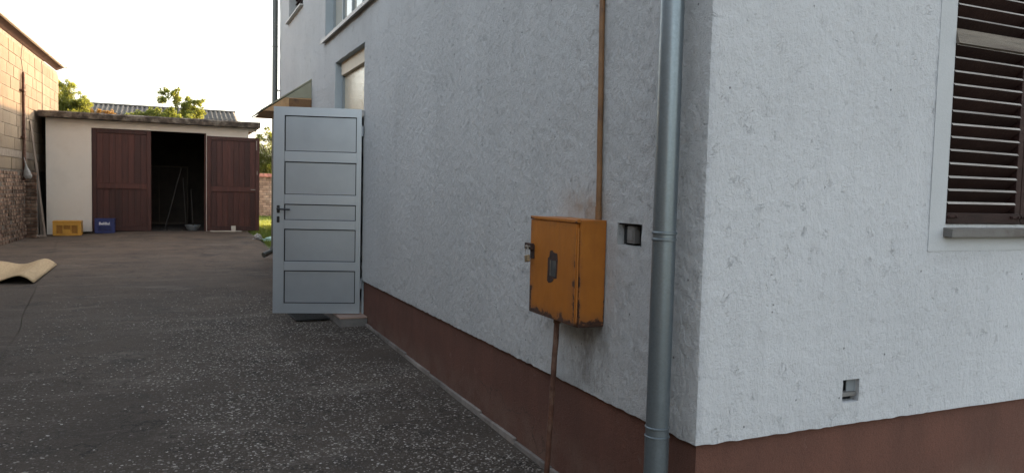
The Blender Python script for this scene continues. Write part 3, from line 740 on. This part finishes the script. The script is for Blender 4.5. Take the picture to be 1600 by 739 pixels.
leaf('door_leaf', OX0+.01, -2.255, GY+.02, OZ0+.012, OZ1-.012, True, False)
dl = leaf('door_leaf', OX1+.012, .362, GY-.075, OZ0+.02, 2.625, True, True)
rg = random.Random(5)
for (xx, za, zb) in ((.285, 2.30, 2.55), (.30, 1.65, 1.75)):
    part('scrape', MB().box(xx, xx+.010, GY-.0905, GY-.0892, za, zb), M_PALEB, dl)
part('door_frame', MB().box(OX0, OX1, GY+.06, GY+.14, OZ1-.011, OZ1-.0005).box(OX0+.0005, OX0+.009, GY+.06, GY+.14, OZ0, OZ1-.011).box(OX1-.04, OX1-.0005, GY+.06, GY+.14, OZ0, OZ1-.011), M_GDOOR, gar)
# tools standing in the garage
for k, (x0_, x1_, z_, r_) in enumerate(((-1.95, -1.55, 1.75, .014), (-1.42, -1.5, 1.5, .011), (-1.25, -1.3, 1.2, .012))):
    lab = ('long wooden pole leaning in the dark garage doorway', 'middle thin handle standing in the dark garage doorway', 'shortest handle standing beside the open garage door')[k]
    solo('tool_handle', MB().tube([(x0_, GY+.5, .13), (x1_, GY+.95, z_)], r_, 8).tube([(x1_, GY+.95, z_), (x1_+.02, GY+.96, z_+.04)], [r_, r_*.3], 8).box(x0_-.09, x0_+.09, GY+.47, GY+.52, .129, .16), M_TOOL, lab, 'tool', (x0_, GY+.5, .13))
bs = thing('basin', 'pale enamel basin on the floor inside the open garage', 'basin', (-1.27, GY+.42, .13))
prof = [(.10, .0), (.15, .05), (.185, .13), (.20, .135), (.18, .13), (.14, .05), (.09, .012)]
v = []; f = []
for i in range(20):
    w_ = 6.283*i/20
    for r_, z_ in prof: v.append((-1.27+r_*math.cos(w_), GY+.42+r_*math.sin(w_), .131+z_))
n = len(prof)
for i in range(20):
    for k in range(n-1): f.append((i*n+k, ((i+1) % 20)*n+k, ((i+1) % 20)*n+k+1, i*n+k+1))
f.append(tuple(i*n for i in range(20))); f.append(tuple(i*n+n-1 for i in range(20)))
part('bowl', MB().add(v, f), M_GREYM, bs, True)
part('rim', MB().tube([(-1.27+.196*math.cos(6.283*i/24), GY+.42+.196*math.sin(6.283*i/24), .267) for i in range(25)], .007, 6, cap=False), M_GREYM, bs)
cb = thing('cupboard', 'dark wooden cupboard standing deep inside the garage', 'cupboard', (-2.1, GB-.6, .13))
part('carcass', MB().box(-2.9, -1.3, GB-.75, GB-.25, .129, 1.9), M_WOODG, cb)
for k in range(2): part('cupboard_door', MB().box(-2.88+k*.79, -2.12+k*.79, GB-.78, GB-.7505, .2, 1.85, b=.004), M_GDARK, cb)

# crates
def crate(name, label, x0, x1, y0, y1, z0, h, m, mm, mi=None):
    t = thing(name, label, 'crate', ((x0+x1)/2, (y0+y1)/2, z0), 'plastic crates by the garage')
    th = .018
    part('base', MB().box(x0+.01, x1-.01, y0+.01, y1-.01, z0, z0+.015), m, t)
    for yy in (y0, y1-th):
        s = MB().box(x0, x1, yy, yy+th, z0+.0155, z0+.055).box(x0, x1, yy, yy+th, z0+h-.075, z0+h-.001)
        L = x1-x0
        for a, b in ((0, .075), (L*.34, L*.34+.02), (L*.62, L*.62+.02), (L-.075, L)): s.box(x0+a, x0+b, yy+.0005, yy+th-.0005, z0+.055, z0+h-.075)
        part('long_side', s, m, t)
        lt = MB(); hh = h-.13
        for k in range(-9, 26):
            for sg in (1, -1):
                a = k*.034; t0, t1 = 0., hh
                lo, hi = ((.076-a)/sg, (L-.076-a)/sg) if sg > 0 else ((L-.076-a)/sg, (.076-a)/sg)
                t0 = max(t0, lo); t1 = min(t1, hi)
                if t1-t0 < .02: continue
                yq = yy+.006+(.003 if sg > 0 else 0)
                p = [(a+sg*t0, t0), (a+sg*t0+.009, t0), (a+sg*t1+.009, t1), (a+sg*t1, t1)]
                lt.add([(x0+q[0], yq, z0+.055+q[1]) for q in p]+[(x0+q[0], yq+.0025, z0+.055+q[1]) for q in p], [(0, 1, 2, 3), (4, 5, 6, 7), (0, 1, 5, 4), (2, 3, 7, 6)])
        part('lattice', lt, mm, t)
    for xx in (x0, x1-th):
        s = MB().box(xx+.0005, xx+th-.0005, y0+th, y1-th, z0+.0155, z0+.09).box(xx+.0005, xx+th-.0005, y0+th, y1-th, z0+h-.075, z0+h-.001)
        s.box(xx+.001, xx+th-.001, y0+th, y0+th+.07, z0+.09, z0+h-.075).box(xx+.001, xx+th-.001, y1-th-.07, y1-th, z0+.09, z0+h-.075).box(xx+.004, xx+th-.004, y0+th+.07, y1-th-.07, z0+.09, z0+h-.13)
        part('short_side', s, m, t)
    if mi: part('shaded_fill', MB().box(x0+.03, x1-.03, y0+.03, y1-.03, z0+.016, z0+h-.02), mi, t)  # darker fill behind the lattice, shade inside the crate painted in
    part('rim', MB().box(x0-.006, x1+.006, y0-.006, y0+.02, z0+h, z0+h+.014).box(x0-.006, x1+.006, y1-.02, y1+.006, z0+h, z0+h+.014).box(x0-.006, x0+.02, y0+.02, y1-.02, z0+h, z0+h+.014).box(x1-.02, x1+.006, y0+.02, y1-.02, z0+h, z0+h+.014), m, t)
    return t
yc = crate('crate', 'yellow plastic crate standing upside down by the garage wall', -4.345, -3.755, 18.30, 18.70, zg(-4.05, 18.4)+.004, .325, M_YEL, M_YELD, M_YELI)
part('crate_bottom', MB().box(-4.345, -3.755, 18.30, 18.70, zg(-4.05, 18.4)+.344, zg(-4.05, 18.4)+.356, b=.004), M_YEL, yc)
part('label_panel', MB().box(-4.14, -3.985, 18.296, 18.302, zg(-4.05, 18.4)+.06, zg(-4.05, 18.4)+.155), M_YEL, yc)
zbz = zg(-3.3, 18.7)+.004
bc = crate('crate', 'blue plastic beer crate with white lettering before the garage door', -3.49, -3.06, 18.50, 18.83, zbz, .345, M_BLUE, M_BLUE)
part('front_panel', MB().box(-3.43, -3.115, 18.492, 18.499, zbz+.165, zbz+.33, b=.002), M_BLUE, bc)
part('crate_bottom', MB().box(-3.47, -3.08, 18.52, 18.81, zbz+.10, zbz+.31), M_BLUE, bc)
cu_ = bpy.data.curves.new('lettering', 'FONT'); cu_.body = 'BeliBal'; cu_.size = .088; cu_.extrude = .001; cu_.offset = .002; cu_.align_x = 'CENTER'
tmp = bpy.data.objects.new('tmp', cu_); col.objects.link(tmp)
dg = bpy.context.evaluated_depsgraph_get(); me = bpy.data.meshes.new_from_object(tmp.evaluated_get(dg)); bpy.data.objects.remove(tmp)
me.materials.clear(); me.materials.append(M_WHITE); me.name = 'lettering'
lt = link('lettering', me, bc, (-3.28+3.275, 18.489-18.665, .215)); lt.rotation_euler = (R(90), 0, 0)

# loose boards before the garage
solo('board', MB().box(-.87, -.10, 18.72, 18.80, zg(-.5, 18.7)+.004, zg(-.5, 18.7)+.03, M=None, b=.003), M_PALEB, 'pale board lying on the ground under the open garage door', 'board', (-.5, 18.76, zg(-.5, 18.7)))
BM_ = Matrix.Translation((-.30, 18.70, 0)) @ Matrix.Rotation(R(-14), 4, 'X')
solo('wood_block', MB().box(-.055, .055, -.014, .014, .140, .30, M=BM_, b=.003), M_PALEB, 'short wooden offcut propped upright against the open garage door', 'wood', (-.30, 18.7, .14))

# planks leaning in the gap between brick pier and garage
pk = [((-4.46, 17.99, .10), (-4.735, 18.12, 2.72), .07, 'longest grey plank leaning beside the garage'),
      ((-4.49, 18.06, .10), (-4.655, 18.2, 1.78), .085, 'broad shorter plank leaning beside the garage'),
      ((-4.525, 18.0, .10), (-4.60, 18.15, 1.30), .05, 'narrow short lath leaning beside the garage')]
for p, q, wd, lab in pk:
    p = Vector(p); q = Vector(q); p.z = zg(p.x, p.y)+.002; d = (q-p); L = d.length
    Mq = Matrix.Translation(p) @ d.to_track_quat('Z', 'X').to_matrix().to_4x4() @ Matrix.Rotation(R(90), 4, 'Z')
    solo('plank', MB().box(-wd/2, wd/2, -.011, .011, .01, L*.55, M=Mq, b=.003).box(-wd/2*.96, wd/2*.97, -.0105, .0105, L*.55, L, M=Mq, b=.003), M_WOODG, lab, 'plank', p[:], group='planks by the garage')
solo('plank', MB().box(-4.74, -4.40, 17.72, 17.84, zg(-4.6, 17.8)+.003, zg(-4.6, 17.8)+.055, b=.008).box(-4.72, -4.42, 17.85, 17.93, zg(-4.6, 17.8)+.003, zg(-4.6, 17.8)+.045, b=.006), M_WOODG, 'dark beam lying at the foot of the leaning planks', 'plank', (-4.57, 17.8, zg(-4.6, 17.8)), group='planks by the garage')
Mq = Matrix.Translation((-4.60, 17.68, .135)) @ Matrix.Rotation(R(32), 4, 'Y')
solo('lath', MB().box(-.15, .07, -.012, .012, -.008, .008, M=Mq, b=.002).box(.0705, .09, -.010, .010, -.006, .006, M=Mq), M_PALEB, 'pale lath slanting across the dark beam by the brick pier', 'lath', (-4.6, 17.68, .1))

# rolled straw mat
def rollmat():
    t = thing('straw_mat', 'curled straw-coloured mat lying on the drive by the left edge', 'mat', (-3.9, 10.5, zg(-3.9, 10.5)))
    v = []; f = []; nu, nv = 44, 24; L = 2.15
    for j in range(nv+1):
        y = 9.42+L*j/nv
        for i in range(nu+1):
            s = i/nu; x = -3.53-1.5*s+.02*(j/nv)
            z = .048+.040*math.cos((s*2.3-.20)*2*math.pi)*(1-.15*s)
            if s < .075: z = max(.004, .080*math.sin(min(1, s/.075)*1.45)); x += .02*(1-s/.075)
            z *= 1+.18*math.sin(j*.35+s*5)
            v.append((x, y+.10*math.sin(s*5)-.30*max(0, s-.35), zg(x, y)+.010+max(0, z)))
    n = nu+1
    for j in range(nv):
        for i in range(nu): f.append((j*n+i, j*n+i+1, (j+1)*n+i+1, (j+1)*n+i))
    mb = MB().add(v, f); o = part('sheet', mb, M_MATT, t, True)
    sm = o.modifiers.new('solid', 'SOLIDIFY'); sm.thickness = .012; sm.offset = 1
rollmat()

# plastic litter where the lawn begins
def blob(name, label, c, r, m, seed, cat):
    bm = bmesh.new(); bmesh.ops.create_icosphere(bm, subdivisions=3, radius=1)
    for q in bm.verts:
        k = 1+.45*noise.noise(q.co*2.1+Vector((seed, 0, 0)))+.15*noise.noise(q.co*6+Vector((seed, 3, 0)))
        q.co = Vector((q.co.x*r[0]*k, q.co.y*r[1]*k, max(-.1, q.co.z)*r[2]*k+.1*r[2]))
    me = bpy.data.meshes.new(name); bm.to_mesh(me); bm.free(); me.materials.append(m)
    return tag(link(name, me, None, c), label, cat)
blob('plastic_bag', 'crumpled pale green plastic bag on the grass edge behind the house', (.30, 15.55, zg(.3, 15.5)+.01), (.20, .16, .075), M_GBAG, 4, 'bag')
blob('paper_scrap', 'crumpled white wrapper on the grass edge beside the green bag', (.02, 15.9, zg(0, 15.9)+.01), (.10, .10, .11), M_BAG, 9, 'wrapper')

# ------------------------------------------------------------------ neighbour building of concrete blocks on brick
nb = thing('outbuilding', 'tall outbuilding of bare concrete blocks on an old brick base', 'building', (-5., 16., 0))
KW = .038
NA = math.atan(KW)
def nx(y): return -4.86+KW*(y-15.5)
NY0, NY1 = 6.0, 22.05; NZT = 4.36; NZB = 1.58
def nslab(y0, y1, z0, z1, dep0, dep1):   # slab parallel to the wall; dep: distance behind the face
    return MB().add([(nx(y)-d, y, z) for y in (y0, y1) for z in (z0, z1) for d in (dep0, dep1)],
                    [(0, 1, 3, 2), (4, 6, 7, 5), (0, 4, 5, 1), (2, 3, 7, 6), (0, 2, 6, 4), (1, 5, 7, 3)])
part('wall_core', nslab(NY0, NY1, NZB, NZT-.02, .012, .28), M_MORTAR, nb)
part('brick_core', nslab(NY0, 17.95, -.3, NZB-.001, .012, .34), M_BMORT, nb)
part('brick_core', nslab(17.951, NY1, -.3, NZB-.001, .07, .34), M_BMORT, nb)
mb = MB().box(nx(NY0)-6, nx(NY0)-.3, NY0, NY0+.25, -.3, NZT).box(nx(NY0)-6, nx(NY1)-.3, NY1-.25, NY1-.001, -.3, NZT)
part('end_walls', mb, M_BLOCK, nb)
part('added_sky_blocker', MB().box(-11.5, -6.4, -10., NY0-.02, -.4, 4.6), M_BLOCK, nb)  # unseen volume added to cut skylight on the near wall and drive
part('added_sky_blocker_roof', MB().prism([(-11.9, 4.6), (-6.0, 4.6), (-6.0, 4.72), (-8.9, 5.9), (-11.9, 4.72)], -10.4, NY0+.3, 1), M_ROOFT, nb)  # roof of the added skylight blocker
bmeshes = {}
def block(y, z, L, H, dep, m, key, name, par):
    k = (key, round(L, 2), round(H, 3))
    if k not in bmeshes: bmeshes[k] = MB().box(-dep, 0, -L/2, L/2, -H/2, H/2, b=.006).mesh(name, m)
    o = link(name, bmeshes[k], par, (nx(y)+rnd.uniform(-.004, .004)-root_loc(par)[0], y-root_loc(par)[1], z-root_loc(par)[2]))
    o.rotation_euler = (rnd.uniform(-.004, .004), 0, -NA); return o
z = NZB; r = 0; CH = .252
while z+CH <= NZT+.06:
    if r == 1:
        part('concrete_band', nslab(NY0, NY1, z+.004, z+.155, -.010, .011), M_MORTAR, nb); z += .158; r += 1; continue
    y = 11.0+(.31 if r % 2 else 0); H = min(CH, NZT-z)-.013
    if H < .08: break
    while y < NY1-.05:
        L = min(rnd.choice((.6, .6, .6, .38, .6, .45)), NY1-y)
        if L > .12: block(y+L/2, z+.0065+H/2, L-.012, H, .05, M_BLOCK, 'block', 'block', nb)
        y += L
    z += CH; r += 1
# blocks out of frame beyond y = 11 as one mass
mass = MB(); z = NZB
for r in range(12):
    y = NY0+(.31 if r % 2 else 0)
    if z+.25 > NZT: break
    while y < 10.9:
        q = nslab(y+.006, min(y+.594, 10.99), z+.006, z+.246, 0, .05); mass.add(q.v, q.f); y += .6
    z += CH
o = part('blockwork', mass, M_BLOCK, nb); o['kind'] = 'stuff'
# brick base: the bricks that show, one by one
z = -.02; r = 0; nbk = 0; far = MB()
while z+.07 < NZB:
    y = 12.4+(.13 if r % 2 else 0)
    while y < 17.62:
        L = .25 if rnd.random() < .8 else .12
        if y >= 14.75: block(y+L/2, z+.035, L-.012, .066, .06, M_BRICK, 'brick', 'brick', nb).location.x += rnd.uniform(-.012, .012)
        else:
            q = nslab(y+.005, y+L-.005, z+.004, z+.068, rnd.uniform(-.008, .012), .06); far.add(q.v, q.f)
        y += L
    z += .0785; r += 1
o = part('brickwork', far, M_BRICK, nb); o['kind'] = 'stuff'
# the pier that returns towards the garage
PX0, PX1, PY = nx(17.65)-.05, -4.565, 17.64
part('pier_core', MB().box(PX0, PX1-.012, PY+.012, PY+.30, -.2, 1.56), M_BMORT, nb)
z = -.02; r = 0
while z+.07 < 1.58:
    xs = [PX0, PX0+.14, PX1] if r % 2 else [PX0, PX1]
    for a, b in zip(xs, xs[1:]):
        q = rnd.uniform(-.006, .006)
        part('brick', MB().box(a+.005, b-.005+rnd.uniform(-.008, .006), PY+q, PY+.09, z+.004, z+.070, b=.005), M_BRICK, nb)
    z += .0785; r += 1
# roof: soffit boards, white gutter
def along(y, off): return nx(y)+off
n_s = 12; ya, yb = 8.0, 21.85
for k in range(n_s):
    a = ya+(yb-ya)*k/n_s; b = ya+(yb-ya)*(k+1)/n_s-.012
    v = [(along(y, o_), y, zz) for y in (a, b) for o_, zz in ((-.02, NZT+.0), (.155, NZT+.078), (.155, NZT+.10), (-.02, NZT+.022))]
    part('soffit_board', MB().add(v, [(0, 1, 2, 3), (4, 7, 6, 5), (0, 4, 5, 1), (1, 5, 6, 2), (2, 6, 7, 3), (3, 7, 4, 0)]), M_SOFFIT, nb)
v = [(along(y, o_), y, zz) for y in (ya, yb) for o_, zz in ((.15, NZT+.103), (-3., NZT+.95), (-6.3, NZT+.1), (-6.3, NZT+.14), (-3., NZT+1.0), (.15, NZT+.125))]
part('roof', MB().add(v, [(0, 1, 2, 3, 4, 5), tuple(range(11, 5, -1))]+[(i, (i+1) % 6, 6+(i+1) % 6, 6+i) for i in range(6)]), M_FIBRE, nb)
prof = [(.157, NZT+.075), (.225, NZT+.060), (.255, NZT+.080), (.262, NZT+.140), (.256, NZT+.140), (.248, NZT+.086), (.222, NZT+.067), (.163, NZT+.082), (.163, NZT+.135), (.157, NZT+.135)]
v = [(along(y, o_), y, zz) for y in (ya, yb-.25) for o_, zz in prof]; n = len(prof)
gt = part('gutter', MB().add(v, [(i, (i+1) % n, n+(i+1) % n, n+i) for i in range(n)]+[tuple(range(n)), tuple(range(2*n-1, n-1, -1))]), M_GUTTER, nb)
part('gutter_edge', MB().tube([(along(ya, .262), ya, NZT+.146), (along(yb-.25, .262), yb-.25, NZT+.146)], .009, 8), M_GREYM, gt)
part('gutter_end', MB().box(along(yb, .157), along(yb, .268), yb-.249, yb-.243, NZT+.058, NZT+.185), M_GREYM, gt)

# rusty post, cable and bag on that wall
pt = thing('wall_post', 'rusty steel post clamped upright to the concrete block wall', 'post', (nx(17.3)+.05, 17.3, 1.55))
px = nx(17.3)+.045
part('tube', MB().tube([(px, 17.3, 1.35), (px, 17.31, 3.66), (px, 17.31, 3.72)], [.034, .034, .022], 12), M_RUSTP, pt, True)
for zz in (3.30, 2.28): part('clamp', MB().box(px-.06, px+.04, 17.18, 17.42, zz, zz+.035, b=.004), M_RUSTP, pt)
solo('cable', MB().tube([(px, 17.31, 3.70), (px-.03, 17.25, 4.0), (px+.01, 17.2, 4.33)], .006, 6).tube([(px, 17.31, 3.66), (px, 17.31, 3.72)], .012, 6), M_CABLE, 'thin black cable rising from the rusty post to the eaves', 'cable', (px, 17.31, 3.7))
px2 = nx(19.6)+.015
solo('cable', MB().tube(wob((px2, 19.6, 2.4), (px2+.01, 19.55, 4.28), 8, .01, 3), .007, 6), M_CABLE, 'thin dark cable down the block wall near its far end', 'cable', (px2, 19.6, 2.4))
def bag():
    t = thing('carrier_bag', 'white plastic bag hanging from the foot of the rusty post', 'bag', (px+.04, 17.28, 1.25))
    v = []; f = []; n = 16; rows = 12
    for j in range(rows+1):
        s = j/rows; z = 1.74-.34*s; w_ = .010+.075*min(1, s*1.35)**1.3*(1 if s < .9 else 1-.5*(s-.9)/.1)
        for i in range(n):
            a = 6.283*i/n; k = 1+.25*noise.noise(Vector((math.cos(a)*2, math.sin(a)*2, s*5)))
            v.append((px+.03+.05*s+w_*math.cos(a)*k, 17.24+w_*.5*math.sin(a)*k, z+.025*noise.noise(Vector((math.cos(a)*2, 7, 1)))))
    for j in range(rows):
        for i in range(n): f.append((j*n+i, j*n+(i+1) % n, (j+1)*n+(i+1) % n, (j+1)*n+i))
    f.append(tuple(rows*n+i for i in range(n)))
    part('sack', MB().add(v, f), M_BAG, t, True)
    part('knot', MB().tube([(px+.0, 17.26, 1.86), (px+.03, 17.24, 1.735)], [.006, .014], 8), M_BAG, t, True)
bag()

# ------------------------------------------------------------------ farther buildings, fence
sh = thing('corrugated_shed', 'shed with grey corrugated fibre-cement roof seen over the garage', 'shed', (-2., 31.5, 0))
SX0, SX1, EY, RY, EZ, RZ = -5.6, .82, 29.4, 33.0, 3.55, 4.52
part('shed_wall', MB().box(SX0+.3, SX1-.3, EY+.3, 36.2, -.2, 3.55), M_MORTAR, sh)
part('gable', MB().prism([(EY+.3, 3.551), (36.2, 3.551), (RY, RZ-.12)], SX0+.3, SX0+.5, 0).prism([(EY+.3, 3.551), (36.2, 3.551), (RY, RZ-.12)], SX1-.5, SX1-.3, 0), M_MORTAR, sh)
def corr(x0, x1, ya, za, yb, zb, dz):
    v = []; f = []; nn = round((x1-x0)/.0295); rows = 3
    for j in range(rows):
        q = j/(rows-1)
        for i in range(nn+1):
            x = x0+(x1-x0)*i/nn
            v.append((x, ya+(yb-ya)*q, za+(zb-za)*q+dz+.030*math.cos(x*2*math.pi/.177)))
    for j in range(rows-1):
        for i in range(nn): f.append((j*(nn+1)+i, j*(nn+1)+i+1, (j+1)*(nn+1)+i+1, (j+1)*(nn+1)+i))
    return MB().add(v, f)
k = 0; x = SX0
while x < SX1-.1:
    x1 = min(x+1.06, SX1)
    ym, zm = (EY+RY)/2, (EZ+RZ)/2
    for a, za, b, zb, dz in ((EY, EZ, ym+.1, zm+.03, 0), (ym-.05, zm-.015, RY, RZ, .022), (RY+.001, RZ, 36.6, EZ, 0)):
        o = part('roof_sheet', corr(x, x1+.04, a, za, b, zb, dz+(.006 if k % 2 else 0)), M_FIBRE, sh, True)
    x = x1; k += 1
part('ridge_cap', MB().prism([(RY-.16, RZ+.0), (RY, RZ+.055), (RY+.16, RZ+.0), (RY+.16, RZ+.02), (RY, RZ+.075), (RY-.16, RZ+.02)], SX0, SX1+.02, 0), M_FIBRE, sh)

fn = thing('brick_fence', 'old brick garden wall with red tile coping behind the lawn', 'wall', (2.5, 30.2, 0))
FYY = 30.0
part('fence_core', MB().box(.6, 8.0, FYY+.012, FYY+.25, -.2, 1.72), M_BMORT, fn)
z = .08; r = 0; nn = MB()
while z < 1.70:
    x = .62+(.13 if r % 2 else 0)
    while x < 7.9:
        L = .262
        if x < 3.1: part('brick', MB().box(x+.005, x+L-.006, FYY+rnd.uniform(-.008, .006), FYY+.1, z+.004, z+.094, b=.006), M_FENCEB, fn)
        else: nn.box(x+.005, x+L-.006, FYY, FYY+.1, z+.004, z+.094)
        x += L
    z += .1; r += 1
o = part('brickwork', nn, M_FENCEB, fn); o['kind'] = 'stuff'
x = .6; tm = MB().prism([(-.10, 0), (.15, .13), (.15, .15), (-.10, .025)], -.075, .075, 0).prism([(.40, 0), (.1505, .13), (.1505, .15), (.40, .025)], -.075, .075, 0).mesh('cap_tile', M_TILE)
while x < 8.0:
    o = link('cap_tile', tm, fn, (x+.08-2.5, FYY-30.2, 1.722)); o.rotation_euler = (0, R(rnd.uniform(3, 6)), 0); x += .158

# ------------------------------------------------------------------ vegetation
def leaves(centres, count, size, seed, spread=1.0):
    rg = np.random.default_rng(seed); v = []; f = []
    cs = np.array([c[0] for c in centres]); rs = np.array([c[1] for c in centres]); w = rs**2; w = w/w.sum()
    idx = rg.choice(len(cs), count, p=w)
    n = count
    def unit(q): return q/np.linalg.norm(q, axis=1)[:, None]
    q = cs[idx]+unit(rg.normal(size=(n, 3)))*(rs[idx]*rg.random(n)**.45*spread)[:, None]
    a = unit(rg.normal(size=(n, 3))); b = unit(np.cross(a, rg.normal(size=(n, 3))))
    sz = (size*rg.uniform(.6, 1.3, n))[:, None]; nn = np.cross(a, b)*sz*.18
    v = np.stack([q-a*sz, q+b*sz*.5+nn, q+a*sz, q-b*sz*.5+nn], 1).reshape(-1, 3).tolist()
    f = [t for o in range(0, 4*n, 4) for t in ((o, o+1, o+2), (o, o+2, o+3))]
    return v, f
def tree(name, label, base, top, lobes, n, size, m, seed, trunk_r=.09, limbs=8, group=None, cat='tree'):
    rg = random.Random(seed); t = thing(name, label, cat, base, group)
    bx, by, bz = base
    tk = MB(); fork = Vector((top[0], top[1], bz+(top[2]-bz)*.55))
    tk.tube([base, Vector(base).lerp(fork, .5)+Vector((.06, .03, 0)), fork], [trunk_r, trunk_r*.8, trunk_r*.6], 8)
    part('trunk', tk, M_BARK, t)
    cen = []
    for k, (c, r) in enumerate(lobes):
        c = Vector(c)
        if k < limbs:
            mid_ = fork.lerp(c, .5)+Vector((rg.uniform(-.15, .15), rg.uniform(-.15, .15), .1))
            part('limb', MB().tube([fork, mid_, c], [trunk_r*.5, trunk_r*.3, trunk_r*.1], 6), M_BARK, t)
        for j in range(12):
            d = Vector((rg.gauss(0, 1), rg.gauss(0, 1), rg.gauss(0, .8))).normalized()*r*rg.uniform(.35, 1.0)
            cen.append(((c+d)[:], r*rg.uniform(.24, .46)))
    v, f = leaves(cen, n, size, seed)
    off = t.location
    me = arr('crown', [(p[0]-off[0], p[1]-off[1], p[2]-off[2]) for p in v], f, m); link('crown', me, t)
tree('tree', 'bushy yellow-green tree behind the block outbuilding', (-5.6, 27.6, 0), (-5.2, 27.6, 4.2),
     [((-5.1, 27.6, 4.0), .62), ((-4.75, 27.5, 3.75), .5), ((-4.5, 27.6, 3.55), .42), ((-5.5, 27.8, 4.0), .75), ((-4.9, 27.4, 4.45), .34), ((-5.3, 27.6, 3.3), .9), ((-4.25, 27.5, 3.45), .40), ((-4.45, 27.5, 4.05), .28), ((-6.1, 27.8, 4.0), .7), ((-4.05, 27.5, 3.2), .35), ((-5.15, 27.5, 4.62), .2)], 42000, .030, M_LEAF1, 11, group='trees behind the garage')
tree('tree', 'small open-crowned tree rising over the garage roof', (-1.3, 27.8, 0), (-1.4, 27.8, 3.9),
     [((-1.65, 27.8, 4.50), .28), ((-2.10, 27.7, 4.35), .26), ((-1.38, 27.8, 4.30), .28), ((-1.08, 27.8, 4.20), .32), ((-.85, 27.8, 4.30), .24), ((-1.0, 27.7, 3.85), .40), ((-1.5, 27.8, 3.9), .34), ((-1.95, 27.7, 4.68), .18), ((-1.55, 27.8, 4.75), .14), ((-.78, 27.8, 4.0), .24), ((-1.3, 27.8, 3.4), .6), ((-1.9, 27.8, 3.9), .3)], 20000, .028, M_LEAF1, 12, .05, 12, group='trees behind the garage')
tree('bush', 'climbing green bush spilling over the garage roof edge', (-2.1, 25.2, 0), (-2.1, 25.2, 3.2),
     [((-2.95, 25.2, 3.42), .22), ((-2.6, 25.2, 3.54), .26), ((-2.2, 25.2, 3.58), .30), ((-1.75, 25.2, 3.52), .32), ((-1.4, 25.2, 3.45), .3), ((-1.1, 25.2, 3.35), .26), ((-1.75, 25.2, 3.75), .16), ((-2.2, 25.3, 2.8), .6), ((-2.15, 25.2, 3.72), .12)], 14000, .028, M_LEAF2, 13, .05, 6, cat='bush')
tree('bush', 'orange-yellow shrub beside the bushy tree over the garage', (-3.8, 25.6, 0), (-3.8, 25.6, 3.0),
     [((-3.95, 25.6, 3.55), .22), ((-3.65, 25.6, 3.48), .24), ((-3.4, 25.6, 3.42), .2), ((-3.7, 25.7, 3.0), .45)], 5000, .028, M_LEAF3, 14, .04, 4, cat='bush')
tree('tree', 'dark leafy tree beyond the brick garden wall', (2.6, 33.5, 0), (2.5, 33.5, 3.2),
     [((1.7, 33.4, 2.9), .6), ((2.3, 33.5, 3.0), .7), ((1.4, 33.4, 2.3), .6), ((2.6, 33.5, 2.4), .9), ((2.0, 33.4, 2.1), .7), ((1.9, 33.4, 3.45), .30), ((2.4, 33.4, 3.6), .35), ((3.2, 33.5, 2.9), .8), ((1.0, 33.5, 2.5), .5), ((2.2, 33.4, 3.95), .16)], 30000, .034, M_LEAF2, 15, .09, 8)
# grass
rg = random.Random(21); v = []; f = []
for k in range(26000):
    y = 13.2+16.6*rg.random()**.8; x = rg.uniform(.08, min(3.2, .25+.20*(y-12)))
    z = zg(x, y)-.012; h = rg.uniform(.02, .075); a = rg.random()*6.3; w_ = rg.uniform(.003, .006)*(1+y*.03)
    lx_, ly_ = rg.gauss(0, .025), rg.gauss(0, .025); o = len(v)
    v += [(x-w_*math.cos(a), y-w_*math.sin(a), z), (x+w_*math.cos(a), y+w_*math.sin(a), z), (x+lx_, y+ly_, z+h)]; f.append((o, o+1, o+2))
o = link('grass', arr('grass', v, f, M_GRASS)); o['kind'] = 'stuff'; tag(o, 'short green grass of the lawn behind the house', 'grass')
